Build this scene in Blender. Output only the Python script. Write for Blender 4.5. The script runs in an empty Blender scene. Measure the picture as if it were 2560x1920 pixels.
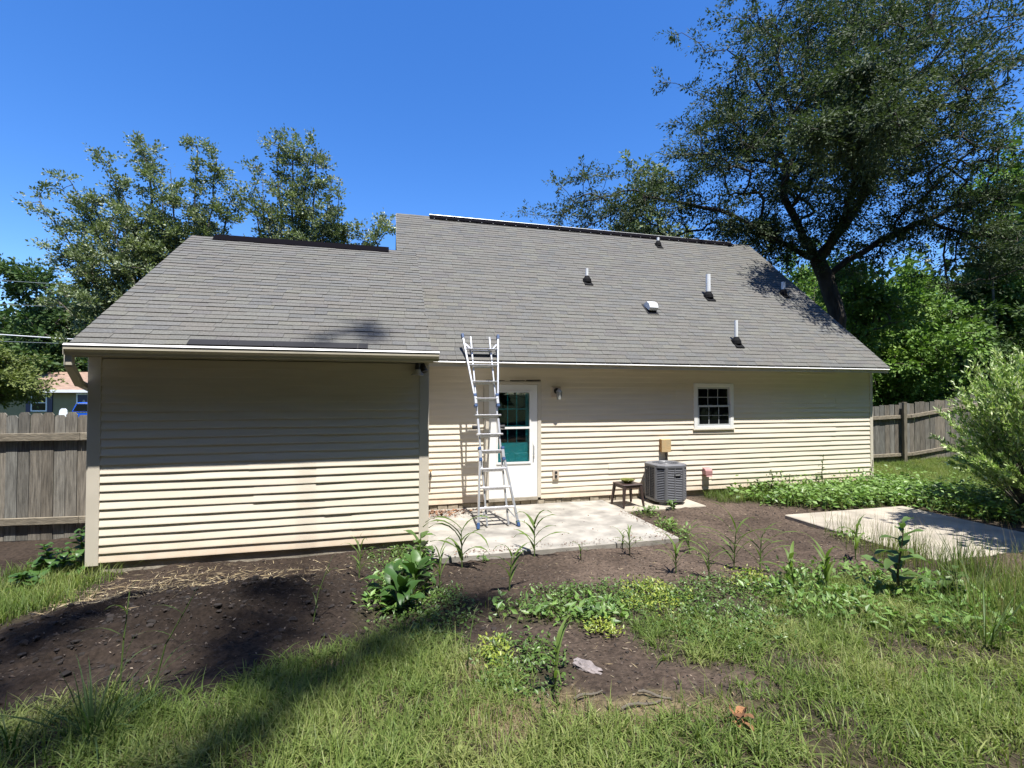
import bpy, math, random
import numpy as np
from mathutils import Vector, Matrix

random.seed(7)
rng = np.random.default_rng(7)
S = bpy.context.scene
COL = S.collection

# ------------------------------------------------------------------ camera
YAW, PITCH, ROLL = 0.2554, 0.018, 0.0014
CAM = Vector((-0.5607, -8.5388, 1.9356))
fwd = Vector((math.sin(YAW)*math.cos(PITCH), math.cos(YAW)*math.cos(PITCH), math.sin(PITCH)))
rgt = Vector((math.cos(YAW), -math.sin(YAW), 0))
upv = rgt.cross(fwd)
r2 = rgt*math.cos(ROLL) + upv*math.sin(ROLL)
u2 = -rgt*math.sin(ROLL) + upv*math.cos(ROLL)
cd = bpy.data.cameras.new('camera')
cam = bpy.data.objects.new('camera', cd)
COL.objects.link(cam)
cam.matrix_world = Matrix(((r2.x, u2.x, -fwd.x, CAM.x), (r2.y, u2.y, -fwd.y, CAM.y), (r2.z, u2.z, -fwd.z, CAM.z), (0, 0, 0, 1)))
cd.sensor_width = 36.0
cd.lens = 36*1218.5/2560
cd.clip_start = 0.05
cd.clip_end = 3000
S.camera = cam

# ------------------------------------------------------------------ light
SUN = Vector((0.12, -1.0, 2.8)).normalized()
ELEV = math.asin(SUN.z)
w = bpy.data.worlds.new('World')
S.world = w
w.use_nodes = True
nt = w.node_tree
bg = nt.nodes['Background']
sky = nt.nodes.new('ShaderNodeTexSky')
sky.sky_type = 'NISHITA'
sky.sun_disc = False
sky.sun_elevation = ELEV
sky.sun_rotation = math.atan2(SUN.x, SUN.y)
sky.altitude = 300
sky.air_density = 1.0
sky.dust_density = 0.3
sky.ozone_density = 5.0
hs = nt.nodes.new('ShaderNodeHueSaturation')
hs.inputs['Saturation'].default_value = 1.26
hs.inputs['Hue'].default_value = 0.5095
nt.links.new(sky.outputs[0], hs.inputs['Color'])
nt.links.new(hs.outputs[0], bg.inputs[0])
bg.inputs[1].default_value = 0.12
sl = bpy.data.lights.new('sun', 'SUN')
sl.energy = 5.0
sl.angle = math.radians(0.53)
sl.color = (1.0, 0.965, 0.91)
so = bpy.data.objects.new('sun', sl)
COL.objects.link(so)
so.rotation_euler = SUN.to_track_quat('Z', 'Y').to_euler()
S.view_settings.view_transform = 'Standard'
S.view_settings.look = 'None'
S.view_settings.gamma = 1
S.view_settings.use_curve_mapping = False
S.view_settings.exposure = 1.05
S.render.engine = 'CYCLES'
S.cycles.max_bounces = 6
S.cycles.transparent_max_bounces = 8

# ------------------------------------------------------------------ materials
def mat(name, rgb, rough=0.6, noise=0.0, nscale=20.0, metal=0.0, bump=0.0, bscale=60.0, stretch=None, spec=0.5, attr=False, col2=None, detail=4.0):
    m = bpy.data.materials.new(name)
    m.use_nodes = True
    t = m.node_tree
    p = t.nodes['Principled BSDF']
    p.inputs['Roughness'].default_value = rough
    p.inputs['Metallic'].default_value = metal
    p.inputs['Specular IOR Level'].default_value = spec
    p.inputs['Base Color'].default_value = (*rgb, 1)
    tc = t.nodes.new('ShaderNodeTexCoord')
    mp = t.nodes.new('ShaderNodeMapping')
    t.links.new(tc.outputs['Object'], mp.inputs[0])
    if stretch:
        mp.inputs['Scale'].default_value = stretch
    src = None
    if attr:
        a = t.nodes.new('ShaderNodeAttribute')
        a.attribute_name = 'Col'
        src = a.outputs['Color']
    if noise > 0:
        n = t.nodes.new('ShaderNodeTexNoise')
        n.inputs['Scale'].default_value = nscale
        n.inputs['Detail'].default_value = detail
        t.links.new(mp.outputs[0], n.inputs['Vector'])
        if col2 is not None:
            r = t.nodes.new('ShaderNodeMapRange')
            r.inputs[1].default_value = 0.5-noise*0.5
            r.inputs[2].default_value = 0.5+noise*0.5
            t.links.new(n.outputs['Fac'], r.inputs[0])
            mx = t.nodes.new('ShaderNodeMix')
            mx.data_type = 'RGBA'
            t.links.new(r.outputs[0], mx.inputs['Factor'])
            mx.inputs['A'].default_value = (*rgb, 1)
            mx.inputs['B'].default_value = (*col2, 1)
            src = mx.outputs['Result']
        else:
            r = t.nodes.new('ShaderNodeMapRange')
            r.inputs[1].default_value = 0.3
            r.inputs[2].default_value = 0.7
            r.inputs[3].default_value = 1-noise
            r.inputs[4].default_value = 1+noise
            t.links.new(n.outputs['Fac'], r.inputs[0])
            mx = t.nodes.new('ShaderNodeMix')
            mx.data_type = 'RGBA'
            mx.blend_type = 'MULTIPLY'
            mx.inputs['Factor'].default_value = 1
            if src is not None:
                t.links.new(src, mx.inputs['A'])
            else:
                mx.inputs['A'].default_value = (*rgb, 1)
            t.links.new(r.outputs[0], mx.inputs['B'])
            src = mx.outputs['Result']
    if src is not None:
        t.links.new(src, p.inputs['Base Color'])
    if bump > 0:
        n2 = t.nodes.new('ShaderNodeTexNoise')
        n2.inputs['Scale'].default_value = bscale
        n2.inputs['Detail'].default_value = 5
        t.links.new(mp.outputs[0], n2.inputs['Vector'])
        b = t.nodes.new('ShaderNodeBump')
        b.inputs['Strength'].default_value = bump
        b.inputs['Distance'].default_value = 0.02
        t.links.new(n2.outputs['Fac'], b.inputs['Height'])
        t.links.new(b.outputs[0], p.inputs['Normal'])
    return m

def leafmat(name, rough=0.45, trans=0.3, spec=0.4, tint=(1.1, 1.25, 0.6)):
    m = bpy.data.materials.new(name)
    m.use_nodes = True
    t = m.node_tree
    p = t.nodes['Principled BSDF']
    out = t.nodes['Material Output']
    a = t.nodes.new('ShaderNodeAttribute')
    a.attribute_name = 'Col'
    t.links.new(a.outputs['Color'], p.inputs['Base Color'])
    p.inputs['Roughness'].default_value = rough
    p.inputs['Specular IOR Level'].default_value = spec
    tr = t.nodes.new('ShaderNodeBsdfTranslucent')
    mx = t.nodes.new('ShaderNodeMix')
    mx.data_type = 'RGBA'
    mx.blend_type = 'MULTIPLY'
    mx.inputs['Factor'].default_value = 1
    t.links.new(a.outputs['Color'], mx.inputs['A'])
    mx.inputs['B'].default_value = (*tint, 1)
    t.links.new(mx.outputs['Result'], tr.inputs['Color'])
    ms = t.nodes.new('ShaderNodeMixShader')
    ms.inputs[0].default_value = trans
    t.links.new(p.outputs[0], ms.inputs[1])
    t.links.new(tr.outputs[0], ms.inputs[2])
    t.links.new(ms.outputs[0], out.inputs['Surface'])
    return m

M = {}
M['siding'] = mat('vinyl_siding', (0.71, 0.64, 0.525), 0.45, 0.05, 1.3, bump=0.04, bscale=25, stretch=(1, 4, 12))
def add_splash(m):
    t = m.node_tree; p = t.nodes['Principled BSDF']
    src = p.inputs['Base Color'].links[0].from_socket
    ge = t.nodes.new('ShaderNodeNewGeometry'); sp_ = t.nodes.new('ShaderNodeSeparateXYZ')
    t.links.new(ge.outputs['Position'], sp_.inputs[0])
    mr = t.nodes.new('ShaderNodeMapRange'); mr.inputs[1].default_value = 0.26; mr.inputs[2].default_value = -0.05; mr.inputs[3].default_value = 0; mr.inputs[4].default_value = 0.85
    t.links.new(sp_.outputs['Z'], mr.inputs[0])
    n = t.nodes.new('ShaderNodeTexNoise'); n.inputs['Scale'].default_value = 4.0; n.inputs['Detail'].default_value = 6
    t.links.new(ge.outputs['Position'], n.inputs['Vector'])
    mu = t.nodes.new('ShaderNodeMath'); mu.operation = 'MULTIPLY'; mu.use_clamp = True
    t.links.new(mr.outputs[0], mu.inputs[0]); t.links.new(n.outputs['Fac'], mu.inputs[1])
    mx = t.nodes.new('ShaderNodeMix'); mx.data_type = 'RGBA'
    t.links.new(mu.outputs[0], mx.inputs['Factor']); t.links.new(src, mx.inputs['A']); mx.inputs['B'].default_value = (0.42, 0.25, 0.13, 1)
    t.links.new(mx.outputs['Result'], p.inputs['Base Color'])
add_splash(M['siding'])
M['trim'] = mat('beige_trim', (0.58, 0.53, 0.44), 0.45, 0.05, 3)
M['sheath'] = mat('wall_sheathing', (0.42, 0.37, 0.30), 0.8, 0.08, 4)
M['soffit'] = mat('soffit_vinyl', (0.50, 0.46, 0.36), 0.6, 0.05, 3)
M['greywhite'] = mat('sash_vinyl', (0.50, 0.52, 0.53), 0.4, 0.03, 5)
M['white'] = mat('white_paint', (0.78, 0.78, 0.76), 0.4, 0.03, 5)
M['drip'] = mat('white_metal', (0.85, 0.84, 0.82), 0.35, 0.04, 3)
M['gutter'] = mat('beige_gutter', (0.52, 0.48, 0.38), 0.4, 0.08, 4)
M['shingle'] = mat('asphalt_shingle', (0.2, 0.19, 0.18), 0.9, 0.22, 55, bump=0.35, bscale=160, attr=True, spec=0.25)
M['deck'] = mat('roof_deck', (0.05, 0.048, 0.045), 0.95, 0.1, 9)
M['felt'] = mat('black_felt', (0.007, 0.007, 0.0095), 0.85, 0.15, 12)
M['rubber'] = mat('black_rubber', (0.006, 0.006, 0.007), 0.8, spec=0.15)
M['ridgevent'] = mat('black_ridge_vent', (0.004, 0.0035, 0.005), 0.9, spec=0.04)
M['pvc'] = mat('white_pvc', (0.76, 0.78, 0.78), 0.4, 0.05, 6)
M['concrete'] = mat('concrete', (0.265, 0.247, 0.215), 0.9, 0.38, 3.5, bump=0.2, bscale=70, detail=8)
M['concrete2'] = mat('weathered_concrete', (0.31, 0.275, 0.22), 0.9, 0.25, 2.5, bump=0.15, bscale=60, detail=8)
M['found'] = mat('foundation_concrete', (0.30, 0.265, 0.21), 0.95, 0.25, 6, bump=0.4, bscale=30)
M['stone'] = mat('foundation_stone', (0.27, 0.23, 0.17), 0.95, 0.3, 9, bump=0.4, bscale=40)
M['alu'] = mat('aluminium', (0.72, 0.74, 0.77), 0.32, 0.08, 12, metal=0.85, stretch=(1, 1, 0.2))
M['alurung'] = mat('worn_aluminium', (0.70, 0.70, 0.72), 0.38, 0.18, 30, metal=0.8)
M['blueplast'] = mat('blue_plastic', (0.02, 0.06, 0.16), 0.5)
M['blackplast'] = mat('black_plastic', (0.02, 0.02, 0.022), 0.5)
M['acgrey'] = mat('grey_paint_metal', (0.125, 0.128, 0.14), 0.45, 0.06, 8)
M['acdark'] = mat('dark_coil', (0.012, 0.012, 0.014), 0.8)
M['brownplast'] = mat('brown_plastic', (0.045, 0.028, 0.024), 0.5, 0.08, 20)
M['olive'] = mat('olive_glaze', (0.10, 0.11, 0.02), 0.2, 0.15, 20)
M['rust'] = mat('rusty_box', (0.55, 0.36, 0.16), 0.7, 0.55, 9, col2=(0.40, 0.33, 0.20), bump=0.1)
M['rustside'] = mat('rust_side', (0.42, 0.23, 0.08), 0.8, 0.4, 14)
M['pink'] = mat('faded_pink_plastic', (0.38, 0.20, 0.19), 0.6, 0.12, 14)
M['galv'] = mat('galvanised', (0.42, 0.43, 0.42), 0.45, 0.1, 14, metal=0.5)
M['lampglass'] = mat('lamp_glass', (0.35, 0.36, 0.34), 0.1, 0.1, 10)
M['teal'] = mat('teal_paint', (0.02, 0.31, 0.36), 0.4, 0.05, 6)
M['pane'] = mat('dark_pane', (0.006, 0.007, 0.008), 0.03, spec=0.6)
M['beigeplast'] = mat('beige_plastic', (0.52, 0.43, 0.34), 0.5)
M['fence'] = mat('weathered_fence_wood', (0.150, 0.135, 0.105), 0.9, 0.45, 5.5, bump=0.35, bscale=18, stretch=(9, 9, 0.7), attr=True, detail=7)
M['fencer'] = mat('weathered_rail_wood', (0.2, 0.17, 0.125), 0.9, 0.4, 6, bump=0.35, bscale=18, stretch=(0.7, 9, 9), attr=True, detail=7)
M['bark'] = mat('bark', (0.045, 0.036, 0.028), 0.95, 0.4, 7, bump=0.8, bscale=14, stretch=(1, 1, 0.3))
M['bark2'] = mat('grey_bark', (0.11, 0.095, 0.075), 0.95, 0.35, 7, bump=0.6, bscale=14, stretch=(1, 1, 0.3))
M['leaf'] = leafmat('leaf', 0.42, 0.25)
M['leafgloss'] = leafmat('glossy_leaf', 0.42, 0.22, 0.4)
M['crown'] = leafmat('crown_leaf', 0.6, 0.22, 0.22)
M['blade'] = leafmat('grass_blade', 0.5, 0.42, 0.25)
M['chip'] = mat('wood_chip', (0.2, 0.15, 0.1), 0.9, 0.2, 20, attr=True)
M['barkchunk'] = mat('grey_bark_chunk', (0.19, 0.165, 0.16), 0.95, 0.35, 24, bump=0.8, bscale=45)
M['dryleaf'] = mat('dry_leaf', (0.36, 0.17, 0.06), 0.75, 0.3, 25)
M['nroof'] = mat('tan_shingle', (0.25, 0.165, 0.115), 0.9, 0.3, 3.5, stretch=(0.7, 3, 3))
M['nwall'] = mat('olive_siding', (0.24, 0.20, 0.095), 0.8, 0.06, 3)
M['navy'] = mat('navy_paint', (0.008, 0.012, 0.055), 0.45)
M['truckblue'] = mat('blue_car_paint', (0.01, 0.10, 0.55), 0.2, metal=0.2)
M['chrome'] = mat('chrome', (0.8, 0.8, 0.82), 0.12, metal=1.0)
M['wire'] = mat('wire', (0.2, 0.2, 0.2), 0.6)
M['greyprint'] = mat('grey_print', (0.25, 0.26, 0.27), 0.5)

# soil: colour attribute mixed with fine relief
M['soil'] = mat('soil', (0.05, 0.04, 0.03), 1.0, 0.45, 26, bump=0.9, bscale=55, attr=True, spec=0.15, detail=8)

def glass_mat():
    m = bpy.data.materials.new('storm_glass')
    m.use_nodes = True
    t = m.node_tree
    out = t.nodes['Material Output']
    t.nodes.remove(t.nodes['Principled BSDF'])
    tr = t.nodes.new('ShaderNodeBsdfTransparent')
    tr.inputs[0].default_value = (0.80, 0.86, 0.86, 1)
    gl = t.nodes.new('ShaderNodeBsdfGlossy')
    gl.inputs['Roughness'].default_value = 0.02
    lw = t.nodes.new('ShaderNodeLayerWeight')
    lw.inputs['Blend'].default_value = 0.5
    pw = t.nodes.new('ShaderNodeMath'); pw.operation = 'POWER'; pw.inputs[1].default_value = 3.5
    t.links.new(lw.outputs['Facing'], pw.inputs[0])
    fr = t.nodes.new('ShaderNodeMapRange')
    fr.inputs[3].default_value = 0.06; fr.inputs[4].default_value = 0.8
    t.links.new(pw.outputs[0], fr.inputs[0])
    ms = t.nodes.new('ShaderNodeMixShader')
    t.links.new(fr.outputs[0], ms.inputs[0])
    t.links.new(tr.outputs[0], ms.inputs[1])
    t.links.new(gl.outputs[0], ms.inputs[2])
    t.links.new(ms.outputs[0], out.inputs['Surface'])
    return m
M['glass'] = glass_mat()

# ------------------------------------------------------------------ helpers
def link(o, parent=None):
    COL.objects.link(o)
    if parent is not None:
        o.parent = parent
        o.matrix_parent_inverse = parent.matrix_world.inverted() if False else Matrix.Identity(4)
    return o

def tag(o, label=None, cat=None, group=None, kind=None):
    if label: o['label'] = label
    if cat: o['category'] = cat
    if group: o['group'] = group
    if kind: o['kind'] = kind
    return o

def empty(name, loc=(0, 0, 0), rz=0.0):
    o = bpy.data.objects.new(name, None)
    o.empty_display_size = 0.1
    o.location = loc
    o.rotation_euler = (0, 0, rz)
    COL.objects.link(o)
    return o

class MB:
    def __init__(s):
        s.v = []; s.f = []
    def add(s, vs, fs):
        b = len(s.v)
        s.v += [tuple(p) for p in vs]
        s.f += [tuple(i+b for i in f) for f in fs]
        return s
    def box(s, x0, x1, y0, y1, z0, z1):
        return s.add([(x0,y0,z0),(x1,y0,z0),(x1,y1,z0),(x0,y1,z0),(x0,y0,z1),(x1,y0,z1),(x1,y1,z1),(x0,y1,z1)],
                     [(0,3,2,1),(4,5,6,7),(0,1,5,4),(1,2,6,5),(2,3,7,6),(3,0,4,7)])
    def bar(s, a, b, wx, wy, side=None):
        """square bar from a to b, wx wide along 'side', wy along the other normal"""
        a = Vector(a); b = Vector(b); d = (b-a).normalized()
        sd = Vector(side) if side else (Vector((1,0,0)) if abs(d.x) < .8 else Vector((0,1,0)))
        sd = (sd - d*sd.dot(d)).normalized()
        n = d.cross(sd)
        vs = []
        for p in (a, b):
            for i, j in ((-1,-1),(1,-1),(1,1),(-1,1)):
                vs.append(p + sd*(i*wx/2) + n*(j*wy/2))
        return s.add(vs, [(0,3,2,1),(4,5,6,7),(0,1,5,4),(1,2,6,5),(2,3,7,6),(3,0,4,7)])
    def tube(s, pts, rad, n=8, cap=True):
        pts = [Vector(p) for p in pts]
        if not hasattr(rad, '__len__'): rad = [rad]*len(pts)
        b = len(s.v); ref = None
        for i, p in enumerate(pts):
            d = (pts[min(i+1, len(pts)-1)] - pts[max(i-1, 0)]).normalized()
            if ref is None:
                ref = Vector((1,0,0)) if abs(d.x) < .8 else Vector((0,1,0))
            sd = (ref - d*ref.dot(d)).normalized(); ref = sd
            nn = d.cross(sd)
            for k in range(n):
                a = 2*math.pi*k/n
                s.v.append(tuple(p + (sd*math.cos(a) + nn*math.sin(a))*rad[i]))
        for i in range(len(pts)-1):
            for k in range(n):
                k2 = (k+1) % n
                s.f.append((b+i*n+k, b+i*n+k2, b+(i+1)*n+k2, b+(i+1)*n+k))
        if cap:
            s.f.append(tuple(b+k for k in reversed(range(n))))
            e = b+(len(pts)-1)*n
            s.f.append(tuple(e+k for k in range(n)))
        return s
    def lathe(s, prof, c=(0,0,0), n=16):
        b = len(s.v)
        for r, z in prof:
            for k in range(n):
                a = 2*math.pi*k/n
                s.v.append((c[0]+r*math.cos(a), c[1]+r*math.sin(a), c[2]+z))
        for i in range(len(prof)-1):
            for k in range(n):
                k2 = (k+1) % n
                s.f.append((b+i*n+k, b+i*n+k2, b+(i+1)*n+k2, b+(i+1)*n+k))
        s.f.append(tuple(b+k for k in reversed(range(n))))
        e = b+(len(prof)-1)*n
        s.f.append(tuple(e+k for k in range(n)))
        return s
    def prism(s, poly, a, b, axis='x'):
        """poly: 2-D outline; swept from a to b along axis"""
        n = len(poly); base = len(s.v)
        for t in (a, b):
            for p, q in poly:
                s.v.append({'x': (t, p, q), 'y': (p, t, q), 'z': (p, q, t)}[axis])
        for k in range(n):
            k2 = (k+1) % n
            s.f.append((base+k, base+k2, base+n+k2, base+n+k))
        s.f.append(tuple(base+k for k in reversed(range(n))))
        s.f.append(tuple(base+n+k for k in range(n)))
        return s
    def mesh(s, name, m, smooth=False, bevel=0.0):
        me = bpy.data.meshes.new(name)
        me.from_pydata(s.v, [], s.f)
        me.materials.append(M[m])
        if bevel or True:
            import bmesh
            bm = bmesh.new(); bm.from_mesh(me)
            bmesh.ops.recalc_face_normals(bm, faces=bm.faces)
            if bevel:
                bmesh.ops.bevel(bm, geom=list(bm.edges), offset=bevel, segments=1, affect='EDGES', clamp_overlap=True)
            bm.to_mesh(me); bm.free()
        if smooth:
            me.shade_smooth()
        return me
    def obj(s, name, m, parent=None, smooth=False, bevel=0.0):
        return link(bpy.data.objects.new(name, s.mesh(name, m, smooth, bevel)), parent)

def setcol(me, rgb):
    """uniform or per-point colour attribute"""
    a = me.color_attributes.new('Col', 'FLOAT_COLOR', 'POINT')
    n = len(me.vertices)
    arr = np.ones((n, 4), np.float32)
    arr[:, :3] = rgb
    a.data.foreach_set('color', arr.ravel())

def npmesh(name, verts, faces, m, col=None, smooth=False):
    """verts (N,3); faces (F,k) array or a list of arrays"""
    me = bpy.data.meshes.new(name)
    if not isinstance(faces, list): faces = [faces]
    nl = sum(f.size for f in faces); nf = sum(len(f) for f in faces)
    me.vertices.add(len(verts))
    me.vertices.foreach_set('co', np.asarray(verts, np.float32).ravel())
    me.loops.add(nl)
    me.loops.foreach_set('vertex_index', np.concatenate([f.ravel() for f in faces]).astype(np.int32))
    me.polygons.add(nf)
    st = []; o = 0
    for f in faces:
        st.append(o + np.arange(len(f))*f.shape[1]); o += f.size
    me.polygons.foreach_set('loop_start', np.concatenate(st).astype(np.int32))
    me.update(calc_edges=True)
    me.materials.append(M[m])
    if col is not None: setcol(me, col)
    if smooth: me.shade_smooth()
    else: me.shade_flat()
    return me

def nobj(name, me, parent=None):
    return link(bpy.data.objects.new(name, me), parent)

def norm(a):
    return a/np.maximum(np.linalg.norm(a, axis=-1, keepdims=True), 1e-9)

_T = rng.random((256, 256))
def vnoise(x, y):
    xi = np.floor(x).astype(int); yi = np.floor(y).astype(int)
    fx = x-xi; fy = y-yi
    fx = fx*fx*(3-2*fx); fy = fy*fy*(3-2*fy)
    g = lambda a, b: _T[a % 256, b % 256]
    return (g(xi,yi)*(1-fx)+g(xi+1,yi)*fx)*(1-fy) + (g(xi,yi+1)*(1-fx)+g(xi+1,yi+1)*fx)*fy
def fbm(x, y, o=4):
    x = np.asarray(x, float); y = np.asarray(y, float)
    s = 0; a = 0.5
    for i in range(o):
        s = s + a*(vnoise(x+17.3*i, y+9.1*i)-0.5); x = x*2.03; y = y*2.03; a *= 0.5
    return s

# ------------------------------------------------------------------ terrain
def gz0(x, y):
    x = np.asarray(x, float); y = np.asarray(y, float)
    t = np.clip((-y-2.3)/6.2, 0, 1)
    z = -0.13+0.43*t*t*(3-2*t)
    z = z + 0.06*np.minimum(np.maximum(x-13, 0), 10)**1.45*np.clip((y+4)/4, 0, 1)*np.clip((12-y)/5, 0, 1)
    z = z - 0.10*np.clip((y-6)/14, 0, 1) - 0.06*np.clip((-x-3.6)/2, 0, 1)*np.clip((y+3)/3, 0, 1)
    return z
def gz(x, y):
    x = np.asarray(x, float); y = np.asarray(y, float)
    z = gz0(x, y)
    m = np.exp(-(((x+2.35)/1.5)**2 + ((y+3.75)/0.75)**2))
    z = z + 0.24*m + 0.08*np.exp(-(((x+1.7)/0.5)**2+((y+3.3)/0.4)**2)) - 0.10*np.exp(-(((x+2.05)/0.22)**2+((y+3.55)/0.18)**2)) - 0.07*np.exp(-(((x+2.75)/0.3)**2+((y+3.7)/0.2)**2))
    near = np.clip(1-np.maximum(np.abs(x-1)-8, 0)/4, 0, 1)*np.clip((-y+1)/2.0, 0, 1)
    z = z + near*(0.07*fbm(x*1.1, y*1.1, 3) + 0.05*fbm(x*6+3, y*6, 4) + (0.035+0.07*np.clip(m*2,0,1))*fbm(x*15, y*15+5, 3))
    # keep clear of the slabs
    for (x0, x1, y0, y1, zt) in ((-0.1, 3.46, -2.5, 0.2, -0.11), (5.87, 8.47, -4.2, -1.78, -0.12)):
        ins = (x > x0-.02) & (x < x1+.02) & (y > y0-.02) & (y < y1+.02)
        z = np.where(ins, np.minimum(z, zt-0.06), z)
    return z

PATCH = [('g',-4.15,-2.25,0.54,1.66),('g',-3.68,-3.23,0.30,0.57),('G',-2.24,-5.39,0.61,0.41),('G',-1.58,-5.55,0.50,0.36),('G',-1.11,-5.36,0.45,0.53),('G',-0.64,-5.21,0.46,0.53),('G',-0.34,-4.80,0.30,0.40),('G',-0.85,-5.85,0.71,0.35),('G',-0.17,-6.06,0.81,0.33),('G',-0.07,-5.45,0.38,0.42),('d',-1.17,-5.44,0.26,0.36),('d',-0.87,-5.20,0.32,0.22),('d',0.20,-5.87,0.46,0.26),('d',0.95,-6.1,0.4,0.2),('d',-0.03,-5.20,0.19,0.17),('c',0.36,-5.32,0.28,0.42),('y',0.21,-5.13,0.13,0.22),('c',-0.16,-4.15,0.36,0.60),('w',-0.37,-3.30,0.26,1.05),('c',1.51,-4.32,0.85,0.50),('y',1.90,-4.31,0.33,0.40),('w',1.23,-4.60,0.28,0.33),('c',2.80,-4.61,0.67,0.55),('y',3.11,-4.17,0.23,0.26),('w',0.69,-4.30,0.33,0.29),('c',-0.38,-2.3,0.42,0.40),('y',1.10,-4.98,0.14,0.14),('G',1.75,-5.22,0.40,0.50),('G',2.25,-5.75,0.38,0.55),('G',0.56,-6.36,0.74,0.26),('G',1.95,-6.5,0.95,0.42),('G',3.15,-5.92,0.77,1.20),('w',3.90,-4.99,1.0,0.85),('G',3.90,-4.99,0.8,0.6),('T',5.33,-5.03,0.45,2.2),('c',2.10,-5.11,0.47,0.43),('b',6.97,-0.55,0.75,0.75),('b',7.68,-0.95,1.05,0.75),('b',9.38,-0.95,1.48,1.2),('b',9.95,-1.85,1.0,2.0),('G',12.19,0.64,1.6,1.94),('G',14.0,0.8,1.8,1.94),('g',6.08,-0.28,0.64,0.45),('w',3.78,-0.95,0.22,0.30),('w',3.60,-2.09,0.20,0.45),('w',5.63,-3.21,0.16,0.30),('G',5.6,-6.0,1.6,0.8),('d',2.55,-6.05,0.30,0.16),('d',-1.75,-5.65,0.22,0.2),('T',4.6,-5.9,0.7,0.6)]
CR, CF = np.array([.9676, -.2526]), np.array([.2526, .9676])

def patch_mask(x, y, kinds):
    m = np.zeros_like(x)
    for k, cx, cy, rx, ry in PATCH:
        if k in kinds:
            a = ((x-cx)*CR[0]+(y-cy)*CR[1])/rx; b = ((x-cx)*CF[0]+(y-cy)*CF[1])/ry
            m = np.maximum(m, np.clip(1.35-np.sqrt(a*a+b*b), 0, 1))
    return m

def growing(a, b, n, dense):
    t = np.linspace(0, 1, n+1)[1:]
    return a+(b-a)*t**3
xs = np.concatenate([growing(-6.5, -500, 24, 0)[::-1], np.arange(-6.5, 10.5, 0.045), growing(10.5, 500, 30, 0)])
ys = np.concatenate([growing(-7.2, -500, 24, 0)[::-1], np.arange(-7.2, 0.6, 0.04), growing(0.6, 600, 34, 0)])
gx, gy = np.meshgrid(xs, ys)
gzv = gz(gx, gy)
gv = np.stack([gx, gy, gzv], -1).reshape(-1, 3)
nx, ny = len(xs), len(ys)
idx = np.arange(nx*ny).reshape(ny, nx)
gf = np.stack([idx[:-1,:-1], idx[:-1,1:], idx[1:,1:], idx[1:,:-1]], -1).reshape(-1, 4)
soil = np.array([0.029, 0.021, 0.016]); soil2 = np.array([0.050, 0.037, 0.028]); lawn = np.array([0.03, 0.042, 0.014]); dry = np.array([0.12, 0.095, 0.055]); gsoil = np.array([0.036, 0.032, 0.018])
rightm = np.clip((gx-0.2)/1.5, 0, 1)[..., None]
soil2 = soil2*(1+0.95*rightm); soil = soil*(1+0.5*rightm)
nb = np.clip(0.5+0.15*rightm[..., 0]+1.6*fbm(gx*1.7+4, gy*1.7, 4), 0, 1)[..., None]
moundm = np.exp(-(((gx+2.2)/1.9)**2+((gy+3.7)/1.1)**2))[..., None]
gc = soil*(1-nb)+soil2*nb
gc = gc*(1-0.6*moundm)
mg = np.clip(patch_mask(gx, gy, 'gGTbwc')*1.8, 0, 1)[..., None]*0.8
gc = gc*(1-mg)+gsoil*mg
md = np.clip(patch_mask(gx, gy, 'd')*1.6+1.2*fbm(gx*5, gy*5), 0, 1)[..., None]*(patch_mask(gx, gy, 'd')[..., None] > 0)
gc = gc*(1-md)+dry*md
far = (np.clip((np.hypot(gx-1.5, gy+2)-9.5)/3, 0, 1)*np.where(gy > -9, 1, 1))[..., None]
gc = gc*(1-far)+lawn*far
ground = nobj('ground', npmesh('ground', gv, gf, 'soil', gc.reshape(-1, 3), smooth=True))
tag(ground, 'dark bare soil and rough grass rising towards the viewer', kind='structure')

# concrete patio and slab
def slab_obj(name, x0, x1, y0, y1, zt, th, m, label):
    o = MB().box(x0, x1, y0, y1, zt-th, zt).obj(name, m, bevel=0.012)
    tag(o, label, kind='structure')
    return o
slab_obj('patio', -0.02, 3.45, -2.48, 0.0, -0.09, 0.2, 'concrete', 'pale concrete patio in front of the back door')
slab_obj('concrete_slab', 5.89, 8.45, -4.15, -1.80, -0.085, 0.14, 'concrete2', 'square concrete slab lying in the weeds at right')
slab_obj('concrete_pad', 3.47, 5.08, -0.86, -0.02, -0.10, 0.15, 'concrete2', 'concrete pad under the air conditioner')

# ------------------------------------------------------------------ house
house = empty('house', (0, 0, 0))
tag(house, 'single storey house with beige vinyl siding and grey shingle roofs', 'house')
L, HW, O, RY, SL, H = 9.99, 2.44, 0.37, 3.777, 0.9307, 2.4914
XL = -0.308
P, W, H2, O2, RY2, SL2 = 1.896, 3.833, 2.45, 0.39, 1.027, 0.659
def mainz(y): return H+SL*(y+O)
def annz(y): return H2+SL2*(y+P+O2)
RZ, RZ2 = mainz(RY), annz(RY2)
YB = 2*RY
# cores
mb = MB().prism([(0.14, -0.05), (YB, -0.05), (YB, 2.40), (RY, RZ-0.16), (0.14, 2.56)], XL+0.03, L-0.02, 'x')
main_wall = mb.obj('main_wall', 'sheath', house)
YB2 = 2*RY2+P
mb = MB().prism([(-P+0.02, -0.05), (YB2, -0.05), (YB2, 2.34), (RY2, RZ2-0.16), (-P+0.02, 2.34)], -W+0.02, -0.02, 'x')
annex_wall = mb.obj('annex_wall', 'sheath', house)

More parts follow.
